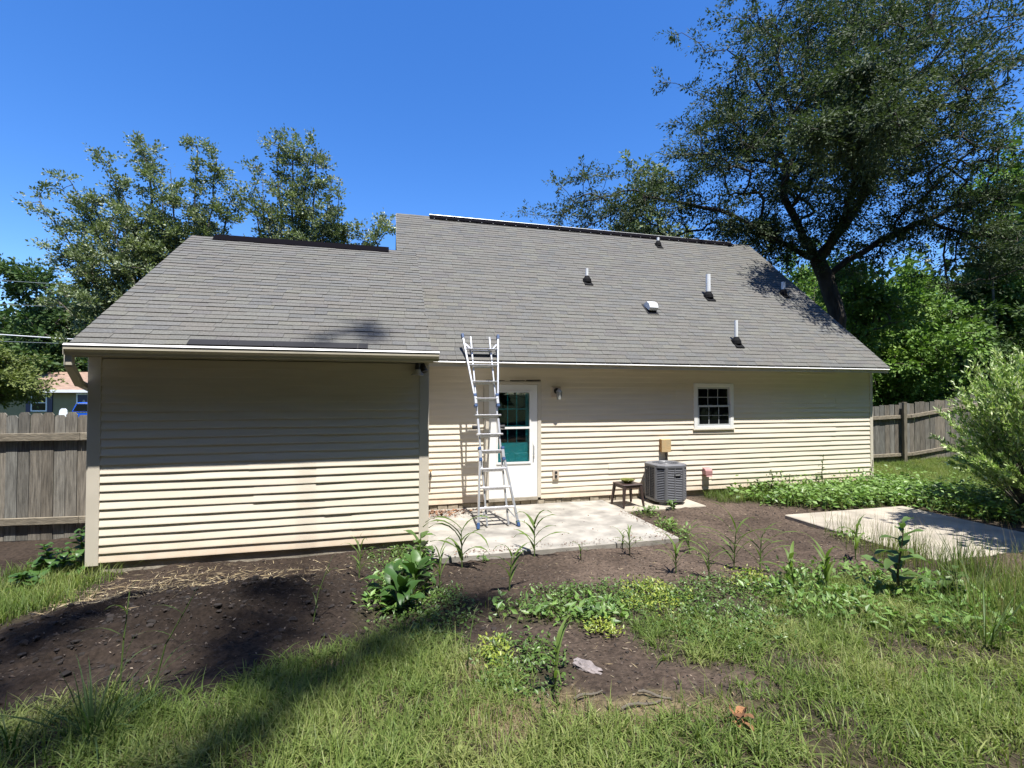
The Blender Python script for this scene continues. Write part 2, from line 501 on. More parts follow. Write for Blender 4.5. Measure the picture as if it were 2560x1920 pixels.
# siding courses: each a clapboard strip
def strip(name, x0, x1, z0, z1, yw, parent, sd, openl=0):
    r = random.Random(sd)
    n = max(2, int((x1-x0)/0.22))
    v = []; f = []
    h = z1-z0
    but = 0.0195+r.uniform(-.0015, .0015)
    ph = r.uniform(0, 9)
    for i in range(n+1):
        x = x0+(x1-x0)*i/n
        wv = 0.0016*math.sin(x*2.3+ph)+0.0010*math.sin(x*7.1+ph*2)
        dz = 0.0022*math.sin(x*1.4+ph*1.7)+0.001*math.sin(x*5+ph)
        v += [(x, yw-0.003, z0+0.004+dz), (x, yw-0.003-but-wv, z0+dz), (x, yw-0.003-but-wv+0.001, z0+0.012+dz), (x, yw-0.0045-wv*0.3, z1+0.006)]
    for i in range(n):
        a = i*4; b = a+4
        f += [(a, b, b+1, a+1), (a+1, b+1, b+2, a+2), (a+2, b+2, b+3, a+3)]
    e = n*4
    f += [(0, 1, 2, 3), (e+3, e+2, e+1, e)]
    mbx = MB(); mbx.v = v; mbx.f = f
    return mbx.obj(name, 'siding', parent)

CH = 0.1016
def side_wall(x0, x1, yw, ztop, z0, parent, openings, sd, joint, turn=0):
    k = 0; z = z0
    r = random.Random(sd)
    while z < ztop-0.02:
        zt = min(z+CH, ztop)
        segs = [(x0, x1)]
        for ox0, ox1, oz0, oz1 in openings:
            if z+0.03 < oz1 and zt-0.03 > oz0:
                ns = []
                for a, b in segs:
                    if ox1 <= a or ox0 >= b: ns.append((a, b))
                    else:
                        if ox0 > a: ns.append((a, ox0))
                        if ox1 < b: ns.append((ox1, b))
                segs = ns
        # joints of the panels, two courses to a panel
        jr = random.Random(sd*100+k//2)
        js = []
        xx = x0+jr.uniform(1.2, joint)
        while xx < x1-0.8:
            js.append(xx); xx += joint
        for a, b in segs:
            cuts = [a]+[j for j in js if a+0.3 < j < b-0.3]+[b]
            for q in range(len(cuts)-1):
                so_ = strip('siding_panel', cuts[q]-(0.012 if q else 0), cuts[q+1], z, zt, yw-(0.003 if q % 2 else 0), parent, sd*1000+k*10+q)
                if turn: so_.data.transform(Matrix.Rotation(turn*math.pi/2, 4, 'Z'))
        z += CH; k += 1
side_wall(0.0, L-0.06, 0.0, 2.40, 0.0, main_wall, [(1.14, 2.21, 0.0, 2.14), (5.47, 6.30, 1.26, 2.09)], 3, 3.66)
side_wall(-W+0.11, -0.11, -P, 2.33, -0.02, annex_wall, [], 5, 3.66)

side_wall(-P+0.10, -0.02, 0.0, 2.33, -0.02, annex_wall, [], 7, 3.66, 1)
side_wall(-3.9, P-0.07, -W, 2.33, -0.02, annex_wall, [], 8, 3.66, -1)
side_wall(0.07, 7.4, -L, 2.40, 0.0, main_wall, [], 9, 3.66, 1)
# corner trims
def trim(x0, x1, y0, y1, z0, z1): return MB().box(x0, x1, y0, y1, z0, z1).obj('corner_trim', 'trim', house, bevel=0.004)
trim(-W-0.015, -W+0.115, -P-0.028, -P+0.06, -0.05, 2.345)
trim(-0.112, 0.016, -P-0.028, -P+0.09, -0.05, 2.345)
trim(L-0.07, L+0.012, -0.028, 0.06, -0.04, 2.40)
# gable and side siding of the annex right side (seen from a step aside)
# eaves of the main part
MB().box(0.02, L+0.03, -O-0.0, -O+0.02, 2.375, 2.47).obj('fascia', 'gutter', house)
MB().box(0.02, L+0.03, -O+0.02, 0.02, 2.40, 2.412).obj('soffit', 'soffit', house)
MB().prism([(-O-0.030, 2.448), (-O-0.004, 2.448), (-O-0.004, 2.465), (-O+0.05, 2.515), (-O+0.04, 2.522), (-O-0.010, 2.476)], 0.14, L+0.035, 'x').obj('drip_edge', 'drip', house)
# annex eave: fascia, soffit, frieze and gutter
MB().box(-W-0.02, 0.04, -P-O2+0.012, -P-O2+0.03, 2.315, 2.43).obj('fascia', 'gutter', house)
MB().box(-W-0.02, 0.04, -P-O2+0.03, -P+0.01, 2.335, 2.347).obj('soffit', 'soffit', house)
GY = -P-O2+0.010
gut = MB().prism([(GY, 2.345), (GY-0.075, 2.345), (GY-0.085, 2.375), (GY-0.118, 2.405), (GY-0.118, 2.447), (GY-0.104, 2.447), (GY-0.104, 2.440), (GY-0.108, 2.410), (GY-0.076, 2.38), (GY-0.068, 2.353), (GY-0.006, 2.353), (GY-0.006, 2.44), (GY, 2.44)], -3.835, 0.10, 'x').obj('gutter', 'gutter', house)
MB().prism([(GY-0.126, 2.4475), (GY-0.106, 2.468), (GY-0.096, 2.464), (GY-0.108, 2.4475)], -3.84, 0.102, 'x').obj('gutter_lip', 'drip', gut)
MB().box(-3.8405, -3.8355, GY-0.118, GY, 2.345, 2.447).obj('gutter_cap', 'gutter', gut)
gut.location.z = -0.014
# downspout elbow turning under the eave at the left corner
dsp = MB()
dsp.bar((-3.82, GY-0.04, 2.345), (-3.82, GY-0.04, 2.22), 0.075, 0.06)
ds = dsp.obj('downspout', 'gutter', house, bevel=0.006)
MB().bar((-3.82, GY-0.045, 2.235), (-3.885, -P-0.10, 2.02), 0.077, 0.062).obj('elbow', 'gutter', ds, bevel=0.006)
MB().bar((-3.895, -P-0.10, 2.04), (-3.895, -P+0.30, 1.93), 0.075, 0.06).obj('elbow', 'gutter', ds, bevel=0.006)

# foundations
MB().box(-W+0.005, 0.0, -P+0.012, -P+0.2, -0.4, -0.012).obj('annex_foundation', 'found', house)
fnd = MB().box(0.0, L, 0.03, 0.3, -0.4, -0.004).obj('main_foundation', 'found', house)
x = 0.03; r = random.Random(11)
while x < 4.2:
    wdt = r.uniform(0.10, 0.24)
    if not (1.12 < x+wdt/2 < 2.25) or True:
        j = lambda s=0.006: r.uniform(-s, s)
        zt = -0.012+j(0.01) if not (1.1 < x < 2.2) else -0.018
        y0 = -0.012+j(0.012)
        mb = MB().add([(x+.004, y0+j(), -0.13), (x+wdt-.004, y0+j(), -0.13), (x+wdt-.004, 0.05, -0.13), (x+.004, 0.05, -0.13),
                       (x+.006+j(), y0+0.01+j(), zt+j()), (x+wdt-.006+j(), y0+0.01+j(), zt+j()), (x+wdt-.004, 0.05, zt), (x+.004, 0.05, zt)],
                      [(0,3,2,1),(4,5,6,7),(0,1,5,4),(1,2,6,5),(2,3,7,6),(3,0,4,7)])
        mb.obj('stone', 'stone', fnd, bevel=0.006)
    x += wdt

# ------------------------------------------------------------------ roofs
PAL = [(0.125,0.122,0.112),(0.118,0.117,0.107),(0.129,0.128,0.116),(0.114,0.110,0.105),(0.122,0.118,0.106),(0.116,0.117,0.112),(0.128,0.122,0.110),(0.108,0.108,0.105),(0.133,0.131,0.114),(0.119,0.115,0.105),(0.123,0.122,0.116),(0.103,0.104,0.100),(0.135,0.133,0.119)]
PALW = [10,9,7,7,9,6,7,3,4,7,7,1.2,2]
def roof_plane(parent, x0, x1, y0, sl, h, ytop, seed, exposure, budget, skip=None):
    """lay shingles on the plane z = h + sl*(y-y0); returns lists for singles and the rest"""
    r = random.Random(seed)
    c = 1/math.sqrt(1+sl*sl); sn = sl*c
    Ls = (ytop-y0)/c
    rows = int(math.ceil(Ls/exposure))
    items = []
    for k in range(rows):
        v0 = k*exposure
        v1 = min(v0+exposure+0.012, Ls+0.02)
        x = x0-0.012-r.uniform(0, 0.2)
        bend = r.uniform(-.003, .003)
        while x < x1+0.012:
            wd = r.choice((0.16, 0.20, 0.24, 0.28, 0.32, 0.36)); a = max(x, x0-0.012); b = min(x+wd, x1+0.012)
            if b-a > 0.02:
                thick = r.choice((0.006, 0.006, 0.009))
                col = r.choices(PAL, PALW)[0]
                items.append((a, b, v0+r.uniform(-.0015, .0015)+bend, v1, thick, col, k, wd))
            x += wd
    out = []
    for a, b, v0, v1, th, col, k, wd in items:
        g = 0.0012
        def pt(u, v, n): return (u, y0+v*c-n*sn, h+v*sn+n*c)
        lo = 0.0130; vs = []
        nb, ntp = lo+th, 0.004+th
        pts = [pt(a+g, v0, 0.0), pt(b-g, v0, 0.0), pt(b-g, v0, nb), pt(a+g, v0, nb), pt(a+g, v1, ntp), pt(b-g, v1, ntp), pt(b-g, v1, 0), pt(a+g, v1, 0)]
        fs = [(0,1,2,3), (3,2,5,4), (0,3,4,7), (1,6,5,2)]
        ctr = Vector(pt((a+b)/2, (v0+v1)/2, 0))
        d = ctr-CAM
        n = Vector((0, -sn, c))
        area = (b-a)*abs(n.dot(d.normalized()))/d.length_squared
        out.append((area, pts, fs, col))
    return out
def emit(roof, items, nsingle, name='shingle'):
    items.sort(key=lambda t: -t[0])
    for a, pts, fs, col in items[:nsingle]:
        mb = MB().add(pts, fs)
        me = bpy.data.meshes.new('shingle')
        me.from_pydata(mb.v, [], mb.f); me.materials.append(M['shingle']); setcol(me, col)
        nobj('shingle', me, roof)
    rest = items[nsingle:]
    v = np.array([p for it in rest for p in it[1]])
    f = np.array([it[2] for it in rest]).reshape(-1, 4, 4) + (np.arange(len(rest))*8)[:, None, None]
    c = np.repeat(np.array([it[3] for it in rest]), 8, 0)
    o = nobj('shingles', npmesh('shingles', v, f.reshape(-1, 4), 'shingle', c), roof)
    o['kind'] = 'stuff'
def deck(x0, x1, y0, sl, h, ytop, yb, name):
    zt = h+sl*(ytop-y0)
    dz = 0.02; t = 0.12
    zb = zt-sl*(yb-ytop)
    return MB().prism([(y0, h-dz), (ytop, zt-dz), (yb, zb-dz), (yb, zb-t), (ytop, zt-t-0.05), (y0+0.02, h-0.05)], x0, x1, 'x').obj(name, 'deck', house)
mroof = deck(XL, L+0.03, -O, SL, H, RY, YB+O, 'main_roof')
aroof = deck(-W+0.02, 0.0, -P-O2, SL2, H2, RY2, 2*RY2+P+O2, 'annex_roof')
mi = roof_plane(mroof, XL, L+0.03, -O-0.02, SL, H-0.012, RY, 21, 0.117, 0)
# the part of the main roof under the annex roof is left bare
def hidden(it):
    p = it[1]; cx = (p[0][0]+p[1][0])/2; cy = p[0][1]
    return cx < -0.02 and annz(cy) > mainz(cy) and cy < RY2-0.1
mi = [i for i in mi if not hidden(i)]
emit(mroof, mi, 290)
ai = roof_plane(aroof, -W+0.02, 0.0, -P-O2-0.015, SL2, H2+0.009, RY2, 22, 0.117, 0)
emit(aroof, ai, 290)
# back slopes and ridge caps
for (rf, x0, x1, yt, zt, sl) in ((mroof, XL, L+0.03, RY, RZ, SL), (aroof, -W+0.02, 0.0, RY2, RZ2+0.014, SL2)):
    xx = x0; r = random.Random(5)
    while xx < x1-0.05:
        e = min(xx+0.3, x1)
        d = 0.14; q = d*sl/math.sqrt(1+sl*sl); p_ = d/math.sqrt(1+sl*sl)
        mb = MB().add([(xx, yt-p_, zt-q+0.02), (e+.02, yt-p_, zt-q+0.014), (e+.02, yt, zt+0.016), (xx, yt, zt+0.024), (xx, yt+p_, zt-q+0.02), (e+.02, yt+p_, zt-q+0.014),
                       (xx, yt-p_, zt-q+0.008), (xx, yt+p_, zt-q+0.008), (e+.02, yt-p_, zt-q), (xx, yt, zt+.008)],
                      [(0,1,2,3),(3,2,5,4),(6,8,1,0),(6,0,3,9),(9,3,4,7)])
        me = bpy.data.meshes.new('ridge_cap'); me.from_pydata(mb.v, [], mb.f); me.materials.append(M['shingle']); setcol(me, r.choices(PAL, PALW)[0])
        nobj('ridge_cap', me, rf)
        xx = e
# rake edge metal
def rake(x, y0, z0, y1, z1, rf):
    MB().bar((x, y0, z0-0.02), (x, y1, z1-0.02), 0.012, 0.05, side=(1, 0, 0)).obj('rake_trim', 'trim', rf)
rake(-W+0.012, -P-O2, H2, RY2, RZ2, aroof); rake(L+0.038, -O, H, RY, RZ, mroof); rake(XL-0.008, -O+1.2, mainz(-O+1.2), RY, RZ, mroof)
# ridge vents: black louvred strip with the glare on its top added as a pale strip
def ridge_vent(x0, x1, yt, zt, rf):
    o = MB().prism([(yt-0.15, zt-0.105), (yt-0.15, zt-0.075), (yt, zt+0.055), (yt+0.15, zt-0.075), (yt+0.15, zt-0.105), (yt, zt+0.03)], x0, x1, 'x').obj('ridge_vent', 'ridgevent', rf)
    return o
va = ridge_vent(-3.46, -0.50, RY2, RZ2+0.03, aroof)
vm = ridge_vent(0.50, 9.37, RY, RZ+0.02, mroof)
for vv, x0, x1, yt, zt in ((va, -3.46, -0.50, RY2, RZ2+.02), (vm, .5, 9.37, RY, RZ+.02)):
    n = MB(); xx = x0+0.1
    while xx < x1:
        n.box(xx, xx+0.02, yt-0.158, yt-0.146, zt-0.10, zt-0.085); xx += 0.3
    n.obj('nail_heads', 'galv', vv)['kind'] = 'stuff'
    MB().prism([(yt-0.009, zt+0.046), (yt-0.004, zt+0.0562), (yt+0.009, zt+0.046)], x0, x1, 'x').obj('vent_glare', 'galv', vv)  # thin pale strip drawn in place of the glare along the black vent
# bare felt showing under the last course above the annex gutter
c2 = 1/math.sqrt(1+SL2*SL2)
def onann(x, v, n=0.0): return (x, -P-O2-0.02+v*c2-n*SL2*c2, H2+0.009+v*SL2*c2+n*c2)
r = random.Random(3); xx = -2.72
while xx < -0.78:
    wd = r.uniform(0.35, 0.6); e = min(xx+wd, -0.76)
    MB().add([onann(xx, -0.006, 0.027), onann(e-.004, -0.006, 0.027), onann(e-.004, 0.112, 0.031), onann(xx, 0.112, 0.031), onann(xx, -0.004, 0.004), onann(e-.004, -0.004, 0.004)], [(0,1,2,3),(4,5,1,0)]).obj('starter_strip', 'felt', aroof)
    xx = e

# plumbing vents on the main roof
def roofpt(x, y, n=0.0):
    c = 1/math.sqrt(1+SL*SL); s = SL*c
    return Vector((x, y-n*s, mainz(y)+n*c))
c = 1/math.sqrt(1+SL*SL); s = SL*c
def vent_pipe(x, y, rad, hgt, boot_w, label):
    b = roofpt(x, y, 0.02)
    o = MB().tube([b-Vector((0,0,.05)), b+Vector((0,0,hgt))], rad, 12).obj('vent_pipe', 'pvc', house, smooth=False)
    o['label'] = label
    mb = MB()
    dn = Vector((0, -c, -s)); nn = Vector((0, -s, c)); xx = Vector((1, 0, 0))
    # flange that runs down the slope, and a rubber cone about the pipe
    q = [b+xx*(-boot_w*.75)+dn*(-0.10), b+xx*(boot_w*.75)+dn*(-0.10), b+xx*(boot_w)+dn*0.17, b+xx*(-boot_w)+dn*0.17]
    mb.add([p+nn*0.022 for p in q]+[p-nn*0.012 for p in q], [(0,1,2,3),(7,6,5,4),(0,4,5,1),(1,5,6,2),(2,6,7,3),(3,7,4,0)])
    mb.tube([b-Vector((0,0,.02)), b+Vector((0,0,0.05)), b+Vector((0,0,0.13))], [boot_w*1.05, boot_w*.95, rad+0.012], 12)
    mb.obj('boot', 'rubber', o)
    return o
vent_pipe(3.88, 1.74, 0.033, 0.30, 0.10, 'short white vent pipe, leftmost on the main roof')
vent_pipe(6.86, 1.46, 0.055, 0.55, 0.115, 'thick tall white vent pipe in the middle of the main roof')
vent_pipe(6.55, 0.14, 0.035, 0.48, 0.10, 'thin white vent pipe nearest the main eave')
vent_pipe(6.70, 3.38, 0.035, 0.22, 0.09, 'stubby white vent pipe just below the ridge')
vent_pipe(9.27, 1.72, 0.05, 0.32, 0.09, 'white vent pipe in the tree shade by the right rake')
# hooded vent
hb = roofpt(5.03, 0.98, 0.02)
nn = Vector((0, -s, c)); dn = Vector((0, -c, -s)); xv = Vector((1, 0, 0))
mb = MB(); prof = [(-0.13, 0.0), (-0.13, 0.07), (-0.07, 0.15), (0.04, 0.17), (0.12, 0.13), (0.13, 0.06)]
vs = [hb+xv*sx*0.10+dn*a+nn*b_ for sx in (-1, 1) for a, b_ in prof]
n6 = len(prof)
mb.add(vs, [(i, i+1, n6+i+1, n6+i) for i in range(n6-1)]+[tuple(range(n6)), tuple(range(2*n6-1, n6-1, -1))])
hv = mb.obj('hooded_vent', 'pvc', house); hv['label'] = 'white hooded exhaust vent on the main roof'
MB().add([hb+xv*a+dn*b_+nn*.012 for a, b_ in ((-.13, -.18), (.13, -.18), (.13, .20), (-.13, .20))]+[hb+xv*a+dn*b_-nn*.01 for a, b_ in ((-.13, -.18), (.13, -.18), (.13, .20), (-.13, .20))], [(0,1,2,3),(0,4,5,1),(1,5,6,2),(2,6,7,3),(3,7,4,0)]).obj('flashing', 'felt', hv)
MB().add([hb+xv*a+dn*b_+nn*h_ for a, b_, h_ in ((-.09, .125, .012), (.09, .125, .012), (.09, .118, .10), (-.09, .118, .10))], [(0,1,2,3)]).obj('vent_screen', 'acdark', hv)

# ------------------------------------------------------------------ door
door = MB()
for bx in ((1.145, 1.235, 0.03, 2.14), (2.145, 2.215, 0.03, 2.14)):
    door.box(bx[0], bx[1], -0.036, 0.10, bx[2], bx[3])
door.box(1.235, 2.145, -0.036, 0.10, 2.085, 2.14)
dr = door.obj('door', 'trim', house, bevel=0.004)
dr['label'] = 'white storm door over a teal back door'
MB().box(1.235, 2.145, -0.05, 0.12, -0.005, 0.045).obj('threshold', 'found', dr)
sd_ = MB()
sd_.box(1.24, 1.40, -0.030, 0.006, 0.05, 2.08).box(1.99, 2.14, -0.030, 0.006, 0.05, 2.08)
sd_.box(1.40, 1.99, -0.030, 0.006, 1.94, 2.08).box(1.40, 1.99, -0.030, 0.006, 0.05, 0.68)
sdo = sd_.obj('storm_panel', 'white', dr)
tr_ = MB()
for x0, x1, z0, z1 in ((1.375, 1.40, 0.655, 1.965), (1.99, 2.015, 0.655, 1.965), (1.40, 1.99, 1.94, 1.965), (1.40, 1.99, 0.655, 0.69), (1.40, 1.99, 1.285, 1.32)):
    tr_.box(x0, x1, -0.042, -0.0305, z0, z1)
tr_.box(1.40, 1.99, -0.030, -0.004, 1.285, 1.32)
tr_.obj('glazing_frame', 'white', dr)
MB().box(1.40, 1.99, -0.018, -0.014, 0.69, 1.285).obj('storm_glass', 'glass', dr)
MB().box(1.40, 1.99, -0.018, -0.014, 1.32, 1.94).obj('storm_glass', 'glass', dr)
h_ = MB().box(2.055, 2.085, -0.045, -0.0305, 0.78, 1.06)
h_.tube([(2.07, -0.045, 0.80), (2.07, -0.085, 0.84), (2.07, -0.085, 0.98), (2.07, -0.045, 1.02)], 0.009, 8)
h_.obj('handle', 'white', dr)
# inner teal door: frame members, nine panes, two panels
td = MB()
zs = [1.03, 1.335, 1.64, 1.95]; xp = [1.43, 1.60, 1.77, 1.945]
td.box(1.24, 1.43, 0.05, 0.09, 0.05, 2.08).box(1.945, 2.14, 0.05, 0.09, 0.05, 2.08).box(1.43, 1.945, 0.05, 0.09, 1.95, 2.08).box(1.43, 1.945, 0.05, 0.09, 0.05, 1.03)
for z in zs[1:3]: td.box(1.43, 1.945, 0.045, 0.07, z-0.009, z+0.009)
for xq in xp[1:3]: td.box(xq-0.009, xq+0.009, 0.043, 0.07, 1.03, 1.95)
tdo = td.obj('inner_door', 'teal', dr)
for (a, b_) in ((1.36, 1.62), (1.74, 2.0)):
    MB().prism([(a, 0.35), (b_, 0.35), (b_, 0.84), (a, 0.84)], 0.040, 0.05, 'y').obj('raised_panel', 'teal', dr, bevel=0.012)
for i in range(3):
    for k in range(3):
        MB().box(xp[i]+0.0095, xp[i+1]-0.0095, 0.062, 0.066, zs[k]+0.0095, zs[k+1]-0.0095).obj('pane', 'pane', dr)
# torn dark flashing over the door head
MB().add([(1.18, -0.05, 2.142), (1.52, -0.055, 2.150), (1.52, -0.04, 2.158), (1.18, -0.03, 2.166), (1.62, -0.055, 2.145), (1.90, -0.06, 2.152), (1.90, -0.03, 2.165), (1.62, -0.03, 2.160), (1.92, -0.055, 2.150), (2.20, -0.05, 2.158), (2.20, -0.03, 2.176), (1.92, -0.03, 2.170)], [(0,1,2,3),(4,5,6,7),(8,9,10,11)]).obj('head_flashing', 'rubber', dr)

# ------------------------------------------------------------------ window
wf = MB()
for x0, x1, z0, z1 in ((5.42, 5.50, 1.215, 2.135), (6.265, 6.345, 1.215, 2.135), (5.50, 6.265, 2.055, 2.135), (5.50, 6.265, 1.215, 1.275)):
    wf.box(x0, x1, -0.040, 0.05, z0, z1)
wfo = wf.obj('window', 'white', house, bevel=0.005)
wfo['label'] = 'white double hung window with grid panes'
def sash(x0, x1, z0, z1, y, nm):
    m_ = MB(); fr = 0.035
    m_.box(x0, x0+fr, y, y+0.03, z0, z1).box(x1-fr, x1, y, y+0.03, z0, z1).box(x0+fr, x1-fr, y, y+0.03, z1-fr, z1).box(x0+fr, x1-fr, y, y+0.03, z0, z0+fr)
    xa, xb, za, zb = x0+fr, x1-fr, z0+fr, z1-fr
    for q in (1, 2):
        xm = xa+(xb-xa)*q/3
        m_.box(xm-0.005, xm+0.005, y+0.010, y+0.02, za, zb)
    zm = (za+zb)/2
    for q in range(3):
        a = xa+(xb-xa)*q/3+(0.008 if q else 0); b = xa+(xb-xa)*(q+1)/3-(0.008 if q < 2 else 0)
        m_.box(a, b, y+0.010, y+0.02, zm-0.005, zm+0.005)
    so_ = m_.obj(nm, 'greywhite', wfo)
    for q in range(3):
        for zc in ((za, zm-0.008), (zm+0.008, zb)):
            a = xa+(xb-xa)*q/3+(0.008 if q else 0); b = xa+(xb-xa)*(q+1)/3-(0.008 if q < 2 else 0)
            MB().box(a, b, y+0.014, y+0.017, zc[0], zc[1]).obj('pane', 'pane', wfo)
sash(5.50, 6.265, 1.645, 2.055, -0.005, 'upper_sash')
sash(5.50, 6.265, 1.275, 1.69, -0.036, 'lower_sash')
MB().prism([(-0.05, 1.195), (-0.02, 1.195), (-0.02, 1.215), (-0.05, 1.212)], 5.40, 6.365, 'x').obj('sill', 'trim', wfo)

# ------------------------------------------------------------------ fixtures on the wall
t = empty('wall_lantern', (2.5, 0, 1.95)); tag(t, 'small black coach lantern on a beige plate beside the back door', 'lantern')
MB().box(-0.09, 0.09, -0.035, -0.0, -0.095, 0.10).obj('mounting_plate', 'beigeplast', t, bevel=0.006)
MB().tube([(0.01, -0.035, 0.02), (0.01, -0.06, 0.02)], [0.055, 0.045], 14).obj('backplate', 'blackplast', t)
MB().tube([(0.01, -0.06, 0.02), (0.012, -0.11, 0.045), (0.015, -0.15, 0.04)], 0.010, 8).obj('arm', 'blackplast', t)
MB().lathe([(0.064, -0.0), (0.062, 0.012), (0.03, 0.045), (0.012, 0.055), (0.006, 0.07)], (0.015, -0.16, 0.0), 8).obj('cap', 'galv', t)
MB().lathe([(0.036, -0.135), (0.052, -0.001)], (0.015, -0.16, 0.0), 8).obj('glass_body', 'lampglass', t)
b_ = MB()
for k in range(4):
    a = math.pi/4+k*math.pi/2
    b_.bar((0.015+0.055*math.cos(a), -0.16+0.055*math.sin(a), 0), (0.015+0.040*math.cos(a), -0.16+0.040*math.sin(a), -0.14), 0.006, 0.006)
b_.obj('cage', 'blackplast', t)

t = empty('floodlight', (-0.115, -P, 2.34)); tag(t, 'small dark floodlight with a bell shade under the annex eave corner', 'floodlight')
MB().tube([(0.02, -0.03, -0.04), (0.02, -0.06, -0.045)], 0.055, 12).obj('base', 'blackplast', t)
MB().tube([(0.02, -0.06, -0.045), (-0.01, -0.11, -0.02), (-0.03, -0.15, -0.04)], 0.012, 8).obj('arm', 'blackplast', t)
MB().tube([(-0.03, -0.15, 0.0), (-0.03, -0.15, -0.10)], [0.035, 0.035], 12).obj('socket', 'blackplast', t)
MB().tube([(-0.03, -0.15, -0.095), (-0.03, -0.15, -0.12), (-0.03, -0.15, -0.175)], [0.03, 0.042, 0.088], 16).obj('shade', 'galv', t)
MB().tube([(0.02, -0.05, -0.05), (0.05, -0.10, -0.07), (0.06, -0.12, -0.13)], [0.02, 0.035, 0.05], 10).obj('lamp_head', 'blackplast', t)

t = empty('outlet_box', (2.495, 0, 0.435)); tag(t, 'beige outdoor outlet box low on the wall right of the door', 'outlet')
MB().box(-0.058, 0.058, -0.045, -0.002, -0.095, 0.095).obj('plate', 'beigeplast', t, bevel=0.004)
for z in (-0.035, 0.035): MB().box(-0.024, 0.024, -0.056, -0.0455, z-0.026, z+0.026).obj('receptacle', 'blackplast', t, bevel=0.003)
MB().box(-0.012, 0.012, -0.062, -0.0455, -0.008, 0.008).obj('catch', 'beigeplast', t)

t = empty('disconnect_box', (4.745, 0, 0.91)); tag(t, 'rusty tan electrical box on the wall above the air conditioner', 'electrical box')
MB().box(-0.095, 0.095, -0.10, -0.002, -0.125, 0.115).obj('case', 'rustside', t, bevel=0.004)
MB().prism([(-0.112, -0.12), (-0.101, -0.12), (-0.101, 0.116), (0.0, 0.125), (0.0, 0.131), (-0.112, 0.121)], -0.10, 0.10, 'x').obj('cover', 'rust', t)
MB().tube([(0.03, -0.05, -0.125), (0.035, -0.05, -0.5), (0.03, -0.09, -0.75), (0.0, -0.2, -0.85)], 0.014, 8).obj('conduit', 'blackplast', t)

t = empty('dryer_vent', (5.69, 0, 0.36)); tag(t, 'faded pink vent hood low on the wall right of the air conditioner', 'vent')
MB().box(-0.085, 0.085, -0.022, -0.002, -0.08, 0.085).obj('flange', 'pink', t)
MB().prism([(-0.022, 0.085), (-0.10, 0.07), (-0.13, 0.03), (-0.13, -0.055), (-0.022, -0.055)], -0.08, 0.08, 'x').obj('hood', 'pink', t, bevel=0.008)
MB().bar((0.0, -0.115, -0.056), (0.0, -0.135, -0.085), 0.13, 0.006).obj('flap', 'pink', t)

t = empty('outdoor_faucet', (0.21, 0, 0.55)); tag(t, 'small dark garden faucet on the wall beside the annex', 'faucet')
MB().tube([(0, -0.01, 0), (0, -0.07, 0), (0, -0.10, -0.02), (0, -0.105, -0.06)], 0.013, 8).obj('spout', 'blackplast', t)
MB().tube([(0, -0.06, 0.0), (0, -0.06, 0.035)], 0.007, 6).obj('stem', 'blackplast', t)
MB().lathe([(0.028, 0.035), (0.028, 0.045)], (0, -0.06, 0), 10).obj('handle', 'rustside', t)

# ------------------------------------------------------------------ ladder
lad = empty('ladder', (1.105, -1.38, -0.09)); tag(lad, 'aluminium folding ladder with blue feet leaning on the main eave', 'ladder')
TL = 0.372
def lp(u, z, off=0.0):   # u: sideways, z: height over the patio, off: towards the wall
    return Vector((u-0.024*z, TL*z+off, z))
rail_s = (0.92, 0.0, 0.0)
def rail(name, a, b, wx=0.03, wy=0.055, m='alu'):
    return MB().bar(a, b, wx, wy, side=(1, 0, 0)).obj(name, m, lad, bevel=0.003)
# lower outer section, flared at the foot; upper one flared at the top
for sgn in (-1, 1):
    o = rail('outer_rail', lp(sgn*0.31, 0.03), lp(sgn*0.185, 1.09))
    MB().bar(lp(sgn*0.315, 0.0), lp(sgn*0.302, 0.085), 0.044, 0.07, side=(1, 0, 0)).obj('foot', 'blueplast', o, bevel=0.005)
    o = rail('outer_rail', lp(sgn*0.185, 1.86), lp(sgn*0.31, 3.0))
    MB().bar(lp(sgn*0.305, 2.955), lp(sgn*0.314, 3.03), 0.044, 0.07, side=(1, 0, 0)).obj('foot', 'blueplast', o, bevel=0.005)
    # inner straight sections
    rail('inner_rail', lp(sgn*0.165, 0.02, 0.045), lp(sgn*0.165, 1.42, 0.045), 0.026, 0.04)
    rail('inner_rail', lp(sgn*0.165, 1.45, 0.045), lp(sgn*0.165, 2.99, 0.045), 0.026, 0.04)
    # hinge knobs and lock tabs
    hg = MB().bar(lp(sgn*0.168, 1.34, 0.04), lp(sgn*0.168, 1.60, 0.04), 0.04, 0.07, side=(1, 0, 0)).obj('hinge', 'alu', lad, bevel=0.006)
    MB().tube([lp(sgn*0.18, 1.47, 0.035), lp(sgn*0.265, 1.47, 0.03)], [0.03, 0.036], 10).obj('knob', 'blackplast', hg)
    for z in (1.06, 1.90):
        MB().bar(lp(sgn*0.183, z-0.06), lp(sgn*0.183, z+0.06), 0.046, 0.07, side=(1, 0, 0)).obj('lock_bracket', 'alu', lad, bevel=0.004)
        for dz in (-0.085, 0.085):
            MB().bar(lp(sgn*0.186, z+dz-0.02), lp(sgn*0.186, z+dz+0.02), 0.05, 0.074, side=(1, 0, 0)).obj('lock_collar', 'blueplast', lad, bevel=0.004)
    # bracing struts at the ends
    MB().bar(lp(sgn*0.27, 0.13), lp(sgn*0.155, 0.27), 0.018, 0.006).obj('brace', 'alu', lad)
    MB().bar(lp(sgn*0.27, 2.86), lp(sgn*0.155, 2.74), 0.018, 0.006).obj('brace', 'alu', lad)
def halfw(z):
    if z < 1.09: return 0.31-0.125*(z-0.03)/1.06
    if z > 1.86: return 0.185+0.125*(z-1.86)/1.14
    return 0.17
